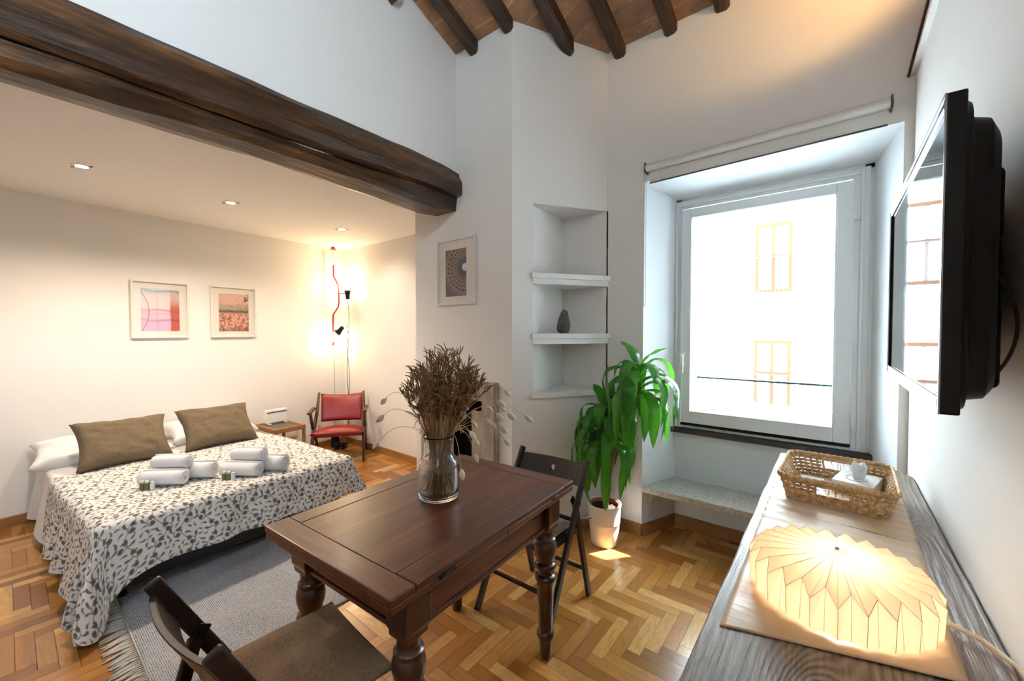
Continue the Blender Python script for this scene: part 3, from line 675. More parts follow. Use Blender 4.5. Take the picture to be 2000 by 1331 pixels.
# white sheet hanging down on the near side at the head
def f_sheet(u, v):
    x = .06+u*.80; y = -WB-.42+v*(2*WB+.42+.14)
    p = drape(x, y, .458, 5, -WB-.002, WB+.002, seed=5.0, fl=.10, rad=.03); return (p[0]-(.10*max(0, (.30-v*2))), p[1], p[2])
grid_obj('sheet', f_sheet, 60, 150, M['sheet'], bed, True)
# pillows
def pillow(name, label, cat, W, H, T, mat, mx, group=None, seed=1, sag=.0):
    def f(u, v):
        # u around thickness: front/back closed shell
        return None
    N = 34; V = []; F = []
    for s in (1, -1):
        for j in range(N+1):
            for i in range(N+1):
                a = i/N*2-1; c = j/N*2-1
                pinch = 1-.10*(1-abs(a))**.0*(c*c)*(1-a*a)*.6
                x = a*W/2*(1-.10*(1-c*c)*abs(a)**3*0) ; y = c*H/2
                x *= 1-.12*(1-c*c)*(abs(a)); y *= 1-.14*(1-a*a)*(abs(c))
                th = ((1-a**4)*(1-c**4))**.42
                z = s*T/2*th*(1 + .16*noise.noise(Vector((a*2+seed, c*2, s*3))) ) + .010*noise.noise(Vector((a*5, c*5, seed)))*th
                z += s*.006*math.sin((a+c*.7+seed)*11+3*noise.noise(Vector((a*2, c*2, seed))))*th*(1-th*.4)
                V.append((x, y, z + sag*(a*a)))
    n1 = (N+1)**2
    for s in (0, 1):
        for j in range(N):
            for i in range(N):
                a = s*n1+j*(N+1)+i; F.append((a, a+1, a+N+2, a+N+1) if s == 0 else (a, a+N+1, a+N+2, a+1))
    me = bpy.data.meshes.new(name); me.from_pydata(V, [], F); bm = bmesh.new(); bm.from_mesh(me); bmesh.ops.remove_doubles(bm, verts=bm.verts, dist=.0015); bmesh.ops.recalc_face_normals(bm, faces=bm.faces); bm.to_mesh(me); bm.free()
    me.polygons.foreach_set('use_smooth', [True]*len(me.polygons)); me.materials.append(mat)
    o = bpy.data.objects.new(name, me); COL.objects.link(o); o.matrix_world = mx; return tag(o, label, cat, group)
def frame(o, ex, ez):  # origin, x axis, approximate normal
    ex = Vector(ex).normalized(); ez = Vector(ez); ez = (ez-ex*ez.dot(ex)).normalized(); ey = ez.cross(ex)
    m = Matrix((ex, ey, ez)).transposed().to_4x4(); m.translation = Vector(o); return m
pillow('pillow', 'white bed pillow lying at the head, left side, behind a brown cushion', 'pillow', .68, .42, .15, M['sheet'], frame((-4.52, .42, .535), (.05, 1, .0), (.25, 0, 1)), 'white pillows', 3)
pillow('pillow', 'white bed pillow at the head on the right, next to the side table', 'pillow', .68, .42, .15, M['sheet'], frame((-4.60, 1.20, .535), (-.05, 1, .0), (.25, 0, 1)), 'white pillows', 9)
pillow('cushion', 'left brown linen cushion, nearer the camera, leaning on a white pillow', 'cushion', .54, .40, .18, M['linen'], frame((-4.17, .545, .622), (-.06, 1, -.02), (.70, .05, .62)), 'brown linen cushions', 5)
pillow('cushion', 'right brown linen cushion, leaning back beside the side table end', 'cushion', .54, .40, .18, M['linen'], frame((-4.20, 1.145, .626), (-.05, 1, .0), (.70, .08, .62)), 'brown linen cushions', 8)
# rolled towels and toiletry bottles
def towel(name, L, r, loc, rz, label, tilt=0):
    t = thing(name, label, 'towel', loc, rz, 'rolled white towels on the bed')
    P = []; n = 90
    for k in range(n+1):
        q = k/n; a = q*3.2*2*math.pi; rr = r*(.18+.82*q); P.append((0, rr*math.cos(a), rr*math.sin(a)+r))
    b = MB(); secs = []
    for x in np.linspace(-L/2, L/2, 9):
        secs.append([(x + .008*noise.noise(Vector((0, k*.05, x*0+loc[0]*9))), p[1]*(1-.05*(abs(2*x/L))**6), (p[2]-r)*(1-.05*(abs(2*x/L))**6)+r + .002*noise.noise(Vector((x*9, k*.2, 1)))) for k, p in enumerate(P)])
    b.loft(secs, cap=False, close=False); o = b.build('roll', M['towel'], t, True)
    m = o.modifiers.new('solid', 'SOLIDIFY'); m.thickness = .011; m.offset = 0
    return t
def bottle(loc, mat, label, h=.05, r=.010):
    t = thing('toiletry_bottle', label, 'bottle', loc, 0, 'small toiletries beside the towels')
    MB().lathe([(0, 0), (r, 0), (r, h*.72), (r*.8, h*.76)], 14).build('body', mat, t, True, auto=30)
    MB().lathe([(r*.75, h*.76), (r*.75, h), (0, h)], 14).build('cap', M['white'], t, True, auto=30)
for k, (cx, cy, nm) in enumerate(((-3.31, .655, 'left'), (-3.10, 1.02, 'right'))):
    ax = R(44 if k == 0 else 36); ux, uy = math.cos(ax), math.sin(ax); nx, ny = -uy, ux; z = .482
    def at(a, c, zz): return (cx+ux*a+nx*c, cy+uy*a+ny*c, zz)
    towel('rolled_towel', .25, .047, at(-.02, -.05, z), ax, f'small rolled towel at the front of the {nm} stack of towels')
    towel('rolled_towel', .36, .056, at(.03, .065, z-.002), ax, f'longer rolled towel at the back of the {nm} stack of towels')
    towel('rolled_towel', .21, .043, at(-.01, .012, z+.085), ax, f'rolled towel lying on top of the {nm} stack of towels')
    for q, (a, mt, lb) in enumerate(((-.095, M['soapgreen'], 'leftmost greenish mini bottle in front of the'), (-.066, M['soapgreen'], 'middle greenish mini bottle in front of the'), (-.036, M['white'], 'white mini bottle in front of the'))):
        bottle(at(a+ (0 if k == 0 else .01), -.118, z-.002), mt, f'{lb} {nm} towel stack', .055 if q < 2 else .048, .0125)

# ------------------------------------------------------------------ rug
rx0, rx1, ry0, ry1 = -3.12, -2.03, .345, 1.20
rug = grid_obj('rug', lambda u, v: (rx0+u*(rx1-rx0) + .006*math.sin(v*9), ry0+v*(ry1-ry0) + .004*math.sin(u*13), .0085+.0015*noise.noise(Vector((u*6, v*6, 0)))), 60, 50, M['rug'], None, True, solid=.007)
tag(rug, 'flat woven grey and white rug with a fringed end, between bed and table', 'rug')
b = MB(); rnd = random.Random(5); n = 78
for k in range(n):
    x = rx0 + .008 + (rx1-rx0-.016)*k/(n-1); L = rnd.uniform(.075, .11); dx = rnd.uniform(-.022, .022)
    b.tube([(x, ry0+.004, .006), (x+dx*.2, ry0-L*.3, .007+rnd.uniform(0, .004)), (x+dx*.7, ry0-L*.65, .006), (x+dx, ry0-L, .004)], [.0022, .0040, .0048, .0030], 6)
b.tube([(rx0, ry0+.002, .009), (rx1, ry0+.002, .009)], .0035, 6); b.build('fringe', M['fringe'], rug, True)

# ------------------------------------------------------------------ dining table
TH = .77
tb = thing('dining_table', 'dark walnut draw-leaf dining table with turned legs, glass vase on it', 'table', (-1.235, 1.078, 0), R(3.2))
HL, HW = .507, .343
b = MB(); m = .085
b.box(-HW+m, HW-m, -HL+m, HL-m, TH-.020, TH-.0006).build('center_panel', M['table'], tb, bevel=.001)
for y0, y1 in ((-HL, -HL+m-.0012), (HL-m+.0012, HL)): MB().box(-HW, HW, y0, y1, TH-.022, TH).build('breadboard_end', M['crossgrain'], tb, bevel=.004)
for x0, x1 in ((-HW, -HW+m-.0012), (HW-m+.0012, HW)): MB().box(x0, x1, -HL+m+.0012, HL-m-.0012, TH-.022, TH).build('side_rail', M['table'], tb, bevel=.004)
for y0, y1 in ((-HL+.002, -.002), (.002, HL-.002)): MB().box(-HW+.002, HW-.002, y0, y1, TH-.046, TH-.0235).build('draw_leaf', M['table'], tb, bevel=.004)
for y in (-.30, .36):
    b = MB(); b.box(HW-.002, HW+.003, y-.035, y+.035, TH-.032, TH-.018); b.tube([(HW+.003, y-.03, TH-.030), (HW+.003, y+.012, TH-.018)], .003, 6); b.build('leaf_catch', M['blackmetal'], tb)
LX, LY = .268, .385
for sx in (-1, 1):
    b = MB(); x = sx*(LX+.005); b.box(x-.011, x+.011, -LY+.04, LY-.04, TH-.17, TH-.047); b.box(x-.018, x+.018, -LY+.04, LY-.04, TH-.185, TH-.170); b.build('side_apron', M['table'], tb, bevel=.004)
for sy in (-1, 1):
    b = MB(); y = sy*(LY+.005); b.box(-LX+.04, LX-.04, y-.011, y+.011, TH-.17, TH-.047); b.box(-LX+.04, LX-.04, y-.018, y+.018, TH-.185, TH-.170); b.build('end_apron', M['crossgrain'], tb, bevel=.004)
prof = [(0, 0), (.024, 0), (.027, .012), (.029, .06), (.030, .092), (.037, .098), (.040, .107), (.037, .116), (.030, .122), (.031, .14), (.037, .30), (.039, .345), (.045, .350), (.048, .360), (.045, .371), (.033, .377), (.031, .388), (.034, .398), (.046, .405), (.049, .414), (.046, .424), (.036, .430), (.040, .445), (.047, .468), (.050, .492), (.047, .512), (.040, .524), (.044, .530), (.044, .538), (.036, .544), (.034, .56), (.036, .59), (.040, .60)]
for sx in (-1, 1):
    for sy in (-1, 1):
        b = MB(); b.lathe(prof, 28, (sx*LX, sy*LY, 0)); o = b.build('leg', M['tableleg'], tb, True, auto=50)
        b = MB(); c = .046; x, y = sx*LX, sy*LY
        secs = [[(x+a*c*k, y+d*c*k, z) for a, d in ((-1,-1),(1,-1),(1,1),(-1,1))] for k, z in ((.70, .575), (.86, .585), (.88, .60), (1, .615), (1, TH-.047))]
        b.loft(secs).build('leg_block', M['tableleg'], o, bevel=.003)

# ------------------------------------------------------------------ vase with dried flowers
VX, VY = -1.262, 1.100
vs = thing('glass_vase', 'clear bubbly glass bottle vase standing on the walnut table', 'vase', (VX, VY, TH))
po = [(0, 0), (.068, 0), (.078, .004), (.082, .016), (.083, .05), (.083, .135), (.081, .150), (.073, .160), (.064, .168), (.060, .178), (.060, .225), (.061, .245), (.064, .250), (.064, .254)]
pi = [(.061, .254), (.057, .248), (.056, .225), (.056, .180), (.060, .170), (.070, .157), (.0775, .145), (.079, .13), (.079, .05), (.077, .020), (.068, .013), (0, .016)]
MB().lathe(po+pi, 56).build('glass', M['glass'], vs, True, auto=60)
rnd = random.Random(11)
hb = MB(); base = Vector((VX, VY, TH+.02))
def stem_path(x0, y0, tipx, tipy, tipz, bend=.0, n=8):
    a = Vector((VX+x0, VY+y0, TH+.022)); c = Vector((VX+tipx, VY+tipy, tipz)); neck = Vector((VX+.25*tipx*.5, VY+.25*tipy*.5, TH+.25))
    neck = Vector((VX+max(-.04, min(.04, tipx*.35)), VY+max(-.04, min(.04, tipy*.35)), TH+.245)); out = []
    for k in range(n+1):
        q = k/n
        if q < .4: p = a.lerp(neck, q/.4)
        else:
            s = (q-.4)/.6; mid = neck + (neck-a)*.55 + Vector((0, 0, bend)); p = neck*(1-s)**2 + mid*2*s*(1-s) + c*s*s
        out.append(p)
    return out
# camera-side spread axes of the bouquet: along the picture (s) and in depth (d)
SX, SY = math.cos(R(38.6)), math.sin(R(38.6)); DX, DY = -SY, SX
for k in range(135):
    s = rnd.uniform(-1, 1)*rnd.uniform(.75, 1.15); dd = rnd.uniform(-.10, .10)
    zt = TH + .27 + .335*(1-abs(s)**2.4*.42) * rnd.uniform(.78, 1.0)
    sp = .03 + s*.165
    P = stem_path(rnd.uniform(-.05, .05), rnd.uniform(-.05, .05), SX*sp+DX*dd, SY*sp+DY*dd, zt)
    hb.tube(P, [.0014]*5+[.0011]*4, 4)
    for _ in range(11):
        i = rnd.uniform(4.6, 8); i0 = int(min(7, i)); p = P[i0].lerp(P[i0+1], i-i0)
        d = Vector((rnd.gauss(SX*s*.5, .6), rnd.gauss(SY*s*.5, .6), rnd.uniform(.6, 1.5))).normalized(); L = rnd.uniform(.022, .055)
        q1 = p + d*L*.5 + Vector((0, 0, .004)); q2 = p + d*L + Vector((rnd.gauss(0, .006), rnd.gauss(0, .006), -.002))
        hb.tube([p, q1, q2], [.0016, .0027, .0011], 4)
hb_o = hb.build('dried_heather_bunch', M['heather'])
tag(hb_o, 'bushy bunch of brown dried heather twigs standing in the glass vase', 'dried flowers')
sb = MB()
for k in range(80):
    a = rnd.uniform(0, 6.28); s = rnd.uniform(-1, 1)
    P = stem_path(.06*math.cos(a)*rnd.random(), .06*math.sin(a)*rnd.random(), SX*s*.07+DX*rnd.uniform(-.05, .05), SY*s*.07+DY*rnd.uniform(-.05, .05), TH+rnd.uniform(.26, .36))
    sb.tube(P, .0016, 4)
for _ in range(120):
    a = rnd.uniform(0, 6.28); r0 = .055*rnd.random(); p = Vector((VX+r0*math.cos(a), VY+r0*math.sin(a), TH+.02+.16*rnd.random()))
    d = Vector((rnd.gauss(0, 1), rnd.gauss(0, 1), rnd.gauss(.3, .8))).normalized(); sb.tube([p, p+d*.018], .0008, 3)
st = sb.build('straw_bunch', M['straw']); tag(st, 'bundle of pale dried straw stems filling the inside of the glass vase', 'dried flowers')
tails = [(-0.216, 0.391), (-0.225, 0.323), (-0.25, 0.209), (-0.098, 0.407), (-0.069, 0.42), (-0.051, 0.378), (0.269, 0.428), (0.348, 0.319), (0.29, 0.344), (0.237, 0.386), (0.245, 0.361), (0.236, 0.334), (0.19, 0.359), (0.2, 0.319), (0.209, 0.301), (0.131, 0.296), (0.131, 0.265), (0.14, 0.219), (0.144, 0.157), (0.101, 0.119), (0.259, 0.278), (0.266, 0.223), (0.092, 0.346), (0.1, 0.378)]
for k, (s, h) in enumerate(tails):
    zt = TH + h + .012; d = rnd.uniform(-.05, .03); tip = Vector((VX + SX*s*(1+d*.6) + DX*d, VY + SY*s*(1+d*.6) + DY*d, zt))
    neck = Vector((VX+SX*(.045 if s > 0 else -.04), VY+SY*(.045 if s > 0 else -.04), TH+.25)); a = Vector((VX-SX*.04*(1 if s > 0 else -1), VY-SY*.04*(1 if s > 0 else -1), TH+.03))
    top = neck.lerp(tip, .60); top.z = max(neck.z, tip.z) + .04 + .03*rnd.random() + .25*max(0, abs(s)-.1)
    P = [a, neck]
    for j in range(1, 13):
        q = j/12; P.append(neck*(1-q)**2 + top*2*q*(1-q) + tip*q*q)
    side = 'left' if s < 0 else 'right'
    lab = ('topmost of the three seed heads arching far left of the bouquet', 'middle one of the three seed heads arching far left of the bouquet', 'lowest of the three seed heads arching far left of the bouquet')[k] if k < 3 else ('pale seed head reaching furthest right of the bouquet' if k == 7 else ('lowest hanging pale seed head, just above the table right of the vase' if k == 19 else ('pale dried seed head beside the left edge of the heather' if s < 0 else 'pale dried seed head drooping right of the heather, over the fireplace')))
    t = thing('bunny_tail_grass', lab, 'dried grass', tuple(P[0]), 0, 'dried seed heads around the bouquet')
    O = Vector(P[0]); MB().tube([p-O for p in P], .0011, 5).build('stem', M['straw'], t, True)
    dn = (P[-1]-P[-2]).normalized(); hb2 = MB(); n = 9; L = rnd.uniform(.034, .046); wd = rnd.uniform(.0095, .0125)
    hb2.tube([P[-1]-O + dn*L*(q/n) for q in range(n+1)], [max(.0008, wd*math.sin(math.pi*(q+.25)/(n+.6))**.7) for q in range(n+1)], 10)
    hb2.build('seed_head', M['seed'], t, True)

# ------------------------------------------------------------------ folding chairs
def folding_chair(loc, rz, label):
    t = thing('folding_chair', label, 'chair', loc, rz, 'dark wooden folding chairs at the table'); W = .44
    top = Vector((0, .175, .772)); foot = Vector((0, -.225, 0)); dirn = (top-foot).normalized()
    for sx in (-1, 1):
        x = sx*(W/2-.011); MB().bar((x, foot.y, .006), (x, top.y, top.z), .020, .042).build('front_leg', M['chairwood'], t, bevel=.006)
        x2 = sx*(W/2-.033); o = MB().bar((x2, .245, .006), (x2, .085, .575), .020, .038).build('rear_leg', M['chairwood'], t, bevel=.006)
        b = MB(); b.bar((sx*(W/2-.036), .095, .545), (sx*(W/2-.036), .06, .600), .006, .030); b.tube([(sx*(W/2-.05), .078, .575), (sx*(W/2+.001), .078, .575)], .008, 10); b.tube([(sx*(W/2-.05), .10, .545), (sx*(W/2-.02), .10, .545)], .006, 8); b.build('hinge_bracket', M['black'], t)
    # curved back rest with a finger hole
    nb = 24; zc0, zc1 = .640, .740; V = []; hole = 10
    b = MB()
    def bp(x, z, off): return (x, .112 + (z-.64)*.50 + .030*(1-(x/(W/2))**2) + off, z)
    xs = np.linspace(-W/2+.024, W/2-.024, 29); zs = [zc0, .674, .690, .706, zc1]
    def zz(x, j):
        z = zs[j]
        return z
    idx = {}
    hx = [13, 14, 15]
    for s, off in ((0, 0), (1, .016)):
        for i, x in enumerate(xs):
            for j in range(5): idx[s, i, j] = len(b.v) + len(V); xx, z_ = x, zs[j]; xx, z_ = ((math.copysign(.0105, x), .690+(j-2)*.0105) if i in (13, 15) and j in (1, 3) else ((math.copysign(.0148, x), z_) if i in (13, 15) and j == 2 else ((x, .690+(j-2)*.0148) if i == 14 and j in (1, 3) else (x, z_)))); V.append(bp(xx, z_, off))
    F = []
    for i in range(28):
        for j in range(4):
            if i in (13, 14) and j in (1, 2): continue
            for s in (0, 1): F.append((idx[s,i,j], idx[s,i+1,j], idx[s,i+1,j+1], idx[s,i,j+1]))
    for i in range(28):
        for j in (0, 4): F.append((idx[0,i,j], idx[0,i+1,j], idx[1,i+1,j], idx[1,i,j]))
    for j in range(4):
        for i in (0, 28): F.append((idx[0,i,j], idx[0,i,j+1], idx[1,i,j+1], idx[1,i,j]))
    for i in (13, 14):
        for j in (1, 3): F.append((idx[0,i,j], idx[0,i+1,j], idx[1,i+1,j], idx[1,i,j]))
    for j in (1, 2):
        for i in (13, 15): F.append((idx[0,i,j], idx[0,i,j+1], idx[1,i,j+1], idx[1,i,j]))
    b.add(V, F).build('backrest', M['chairwood'], t, bevel=.003)
    b = MB(); b.box(-W/2+.045, W/2-.045, -.20, .165, .425, .438); b.build('seat', M['chairwood'], t, bevel=.004)
    for x in (-W/2+.036, W/2-.036): MB().box(x-.008, x+.008, -.20, .165, .405, .432).build('seat_rail', M['chairwood'], t, bevel=.002)
    for nm, y, z, x in (('front_stretcher', -.130, .18, W/2-.02), ('rear_stretcher', .199, .17, W/2-.04), ('upper_stretcher', .04, .500, W/2-.02)):
        MB().bar((-x, y, z), (x, y, z), .020, .014, (0,0,1)).build(nm, M['chairwood'], t, bevel=.004)
    return t
ch = folding_chair((-1.218, 1.722, 0), R(0.5), 'dark folding chair on the far side of the table, in front of the plant')
dup(ch, (-1.235, .420, 0), R(183.5), 'dark folding chair nearest the camera, back turned, brown cushion')
def pad(name, label, loc, rz, w, d, h, mat):
    N = 26; V = []; F = []
    for s in (1, -1):
        for j in range(N+1):
            for i in range(N+1):
                a = i/N*2-1; c = j/N*2-1; th = ((1-a**6)*(1-c**6))**.5
                z = s*h/2*th + (.012*noise.noise(Vector((a*2.2, c*2.2, loc[0]))) + .006*math.sin(c*3+a*5))*th
                if s > 0: z += .003*noise.noise(Vector((a*7, c*7, 2)))*th
                V.append((a*w/2*(1-.03*(1-c*c)), c*d/2*(1-.03*(1-a*a)), z+h/2))
    n1 = (N+1)**2
    for s in (0, 1):
        for j in range(N):
            for i in range(N):
                a = s*n1+j*(N+1)+i; F.append((a, a+1, a+N+2, a+N+1) if s == 0 else (a, a+N+1, a+N+2, a+1))
    me = bpy.data.meshes.new(name); me.from_pydata(V, [], F); bm = bmesh.new(); bm.from_mesh(me); bmesh.ops.remove_doubles(bm, verts=bm.verts, dist=.001); bmesh.ops.recalc_face_normals(bm, faces=bm.faces); bm.to_mesh(me); bm.free()
    me.polygons.foreach_set('use_smooth', [True]*len(me.polygons)); me.materials.append(mat); o = bpy.data.objects.new(name, me); COL.objects.link(o); o.location = loc; o.rotation_euler = (0,0,rz)
    return tag(o, label, 'cushion')
pad('seat_cushion', 'brown woven cushion on the folding chair nearest the camera', (-1.222, .515, .440), R(-3.5), .43, .40, .040, M['seatpad'])
p2 = pad('seat_cushion', 'taupe cushion tied to the seat of the far folding chair', (-1.218, 1.66, .440), R(0.5), .37, .36, .034, M['greypad'])
for sx in (-1, 1):
    MB().tube([(sx*.17, .17, .014), (sx*.205, .205, .03), (sx*.222, .250, .022), (sx*.19, .262, .010), (sx*.168, .235, .004), (sx*.17, .17, .008)], [.006, .008, .008, .008, .008, .006], 7).build('tie_strap', M['greypad'], p2, True)

# ------------------------------------------------------------------ potted dracaena
PX, PY = -1.215, 2.535
pt = thing('potted_plant', 'tall drooping green dracaena in a white pot beside the window', 'plant', (PX, PY, 0))
MB().lathe([(0, 0), (.080, 0), (.088, .008), (.098, .10), (.101, .145), (.1035, .148), (.1045, .155), (.108, .25), (.113, .27), (.113, .278), (.106, .278), (.102, .25), (.094, .10), (0, .02)], 48).build('outer_pot', M['pot'], pt, True, auto=50)
MB().lathe([(.072, .03), (.098, .262), (.1025, .265), (.1025, .272), (.094, .272), (.086, .19)], 40, cap=False).build('terracotta_pot', M['terracotta'], pt, True, auto=50)
b = MB()
grid_obj('soil', lambda u, v: ((v*.093)*math.cos(u*6.2832), (v*.093)*math.sin(u*6.2832), .248+.008*noise.noise(Vector((math.cos(u*6.28)*v*6, math.sin(u*6.28)*v*6, 1)))), 40, 14, M['soil'], pt)
cane1 = [(.008, -.002, .22), (.010, 0, .36), (.0, .0, .50), (.006, 0, .60), (-.002, 0, .70)]
MB().tube(cane1, [.021, .019, .018, .017, .014], 12).build('cane', M['cane'], pt, True)
cane2 = [(-.012, .02, .22), (.02, .03, .45), (.075, .015, .72), (.10, -.01, .92), (.112, -.02, 1.075)]
MB().tube(cane2, [.016, .015, .015, .015, .0155], 12).build('cane', M['cane'], pt, True)
MB().tube([(.112, -.02, 1.07), (.114, -.021, 1.092)], [.017, .012], 12).build('cut_cane_top', M['terracotta'], pt, True)
MB().tube([(.095, -.005, .90), (.16, .0, .96), (.215, .01, 1.04), (.235, .01, 1.12)], [.012, .0125, .0125, .010], 10).build('branch', M['cane'], pt, True)
rnd = random.Random(21)
def leaf_strip(V, F, Cc, o, az, el, L, wd, droop, twist=0, col=(.05, .26, .03)):
    n = 13; m = 5; p = Vector(o); h = Vector((math.cos(az), math.sin(az), 0)); b0 = len(V); a = el; ds = L/n; side = Vector((-math.sin(az), math.cos(az), 0))
    for k in range(n+1):
        q = k/n; wq = wd*(.22+.78*min(1, q*3.2))*(1 if q < .62 else max(.03, 1-((q-.62)/.38)**2.2))
        d = h*math.cos(a) + Vector((0, 0, math.sin(a))); nrm = side.cross(d); tw = twist*q; s2 = side*math.cos(tw) + nrm*math.sin(tw); n2 = s2.cross(d)
        for j in range(m):
            e = j/(m-1)*2-1
            pv = p + s2*e*wq/2 + n2*(.10*wq*(abs(e)-.6) + .05*wq*math.sin(q*14+e*2))
            wx, wy = pv.x+PX, pv.y+PY; dd = (wx-NB[0])*nv.x + (wy-NB[1])*nv.y - .012       # leaves bend along the walls they meet
            if dd < 0: wx -= nv.x*dd; wy -= nv.y*dd
            if wx < RX0+.01 and wy > YW-.012: wy = YW-.012
            V.append((wx-PX, wy-PY, pv.z))
            kk = .75 + .5*(1-abs(e))*.6 + rnd.uniform(-.03, .03); tipb = max(0, q-.93)*9
            Cc.append((min(1, col[0]*kk*(1-tipb)+.30*tipb), col[1]*kk*(1-tipb)+.16*tipb, col[2]*kk*(1-tipb)+.05*tipb))
        p = p + d*ds; a -= (droop*(.35+1.5*math.sin(math.pi*min(1, q*1.25))) if a > -1.50 else 0)/n
    for k in range(n):
        for j in range(m-1): i = b0+k*m+j; F.append((i, i+1, i+m+1, i+m))
def crown(name, c, n, Lr, zr, seed, parent, bias=None):
    global rnd
    rnd = random.Random(seed); V, F, Cc = [], [], []
    for k in range(n):
        az = k*2.39996 + rnd.uniform(-.3, .3); q = k/n
        el = 1.25 - 1.15*q**.7 + rnd.uniform(-.15, .15); L = rnd.uniform(*Lr)*(.60+.40*min(1, q*2.2)); z = c[2] - zr*q
        g = rnd.uniform(0, 1); col = (.022+.07*g*g, .13+.20*g, .018+.012*g)
        dr = 2.6 + .5*q + rnd.uniform(-.4, .4) if k > 1 else .9
        leaf_strip(V, F, Cc, (c[0]+rnd.uniform(-.006, .006), c[1]+rnd.uniform(-.006, .006), z), az, el, L, rnd.uniform(.058, .080), dr, rnd.uniform(-.5, .5), col)
    me = bpy.data.meshes.new(name); me.from_pydata(V, [], F); me.polygons.foreach_set('use_smooth', [True]*len(F)); me.materials.append(M['leaf'])
    at_ = me.color_attributes.new('paint', 'FLOAT_COLOR', 'POINT'); buf = np.ones((len(V), 4), np.float32); buf[:, :3] = np.array(Cc); at_.data.foreach_set('color', buf.ravel())
    o = bpy.data.objects.new(name, me); COL.objects.link(o); o.parent = parent; return o
crown('leaf_crown', (-.002, 0, .90), 34, (.42, .58), .28, 4, pt)
MB().tube([(-.002, 0, .69), (-.002, 0, .90)], [.013, .005], 8).build('crown_stem', M['leaf'], pt, True)
crown('leaf_crown', (.235, .01, 1.19), 38, (.40, .56), .18, 9, pt)

# ------------------------------------------------------------------ red armchair (local -y is its front)
rc = thing('armchair', 'small armchair with red vinyl seat and back on dark wooden legs', 'armchair', (-4.425, 2.375, 0), R(55))
def curved(name, mat, x0, x1, f, th, n=12, m=6):
    pass
N1, N2 = 18, 12
def slab(name, W0, W1, fy, fz, th, bulge, nu=22, nv=12, crown_=.0):
    V = []; F = []
    for s in (1, -1):
        for j in range(nv+1):
            v = j/nv
            for i in range(nu+1):
                a = i/nu*2-1; c = v*2-1; e = ((1-a**8)*(1-c**8))**.5; wd = (W0+(W1-W0)*v)/2
                nrm = s*(th/2*e + (bulge*(1-a*a)*(1-c*c) if s > 0 else 0)); y, z, ny, nz = fy(v, a), fz(v, a), *nrmv(fy, fz, v, a)
                V.append((a*wd, y+ny*nrm, z+nz*nrm))
    n1 = (nu+1)*(nv+1)
    for s in (0, 1):
        for j in range(nv):
            for i in range(nu):
                q = s*n1+j*(nu+1)+i; F.append((q, q+1, q+nu+2, q+nu+1) if s == 0 else (q, q+nu+1, q+nu+2, q+1))
    b = MB(); b.add(V, F); o = b.build(name, M['red'], rc, True)
    bm = bmesh.new(); bm.from_mesh(o.data); bmesh.ops.remove_doubles(bm, verts=bm.verts, dist=.0012); bmesh.ops.recalc_face_normals(bm, faces=bm.faces); bm.to_mesh(o.data); bm.free(); return o
def nrmv(fy, fz, v, a):
    e = .01; dy, dz = fy(v+e, a)-fy(v-e, a), fz(v+e, a)-fz(v-e, a); l = math.hypot(dy, dz); return (-dz/l, dy/l)
slab('seat', .54, .46, lambda v, a: -.27+.47*v, lambda v, a: .335-.05*v, .065, .035)
slab('backrest', .44, .47, lambda v, a: .165+.12*v + .03*(1-a*a), lambda v, a: .385+.315*v - .022*(1-a*a)*v, .028, .008)
for sx in (-1, 1):
    x = sx*.268
    MB().tube([(x, -.25, .0), (x*.99, -.12, .26), (x*.95, .10, .50), (x*.91, .200, .725)], [.012, .019, .018, .014], 10).build('back_post', M['armwood'], rc, True)
    MB().tube([(x, .26, .0), (x*1.0, .10, .20), (x*1.02, -.06, .38), (x*1.04, -.15, .540)], [.012, .018, .018, .015], 10).build('arm_post', M['armwood'], rc, True)
    b = MB(); b.loft([[(x*1.06-.022, y, z), (x*1.06+.022, y, z), (x*1.06+.020, y, z+.022), (x*1.06-.020, y, z+.022)] for y, z in ((-.20, .542), (-.16, .546), (.0, .552), (.09, .552), (.12, .545))]); b.build('armrest', M['armwood'], rc, bevel=.005)
MB().tube([(-.25, -.10, .275), (.25, -.10, .275)], .013, 8).build('cross_rail', M['armwood'], rc)
MB().tube([(-.25, .08, .255), (.25, .08, .255)], .013, 8).build('cross_rail', M['armwood'], rc)

# ------------------------------------------------------------------ side table and heater
stb = thing('side_table', 'small square wooden side table between bed and red armchair', 'side table', (-4.50, 1.765, 0), R(5)); a, c, h = .215, .155, .478
b = MB(); ring(b, -a, a, -c, c, .028, .028, 0, 1); V = [(p[0], p[2], h-.045+p[1]*.045) for p in b.v]; q = MB(); q.v = V; q.f = b.f; q.mi = b.mi; q.build('table_frame', M['sidewood'], stb, bevel=.003)
MB().box(-a+.028, a-.028, -c+.028, c-.028, h-.022, h-.008).build('inset_top', plain('dark_cane_inset', (.10, .085, .06), .5, .4, 120, .3), stb)
for sx in (-1, 1):
    for sy in (-1, 1): MB().box(sx*(a-.014)-.013, sx*(a-.014)+.013, sy*(c-.014)-.013, sy*(c-.014)+.013, 0, h-.045).build('leg', M['sidewood'], stb, bevel=.003)
ht = thing('convector_heater', 'small white portable appliance with a dark top slot on the side table', 'heater', (-4.62, 1.775, .4722), R(97))
b = MB(); b.loft([[(-.11, -.022, z), (.11, -.022, z), (.11, .022, z), (-.11, .022, z)] for z in (.012, .15)]); b.build('body', M['white'], ht, bevel=.008, seg=3)
MB().box(-.10, .10, -.0245, -.021, .120, .128).build('air_slot', M['black'], ht)
for x in (-.085, .085): MB().box(x-.012, x+.012, -.05, .045, 0, .012).build('foot', M['ivory'], ht, bevel=.002)
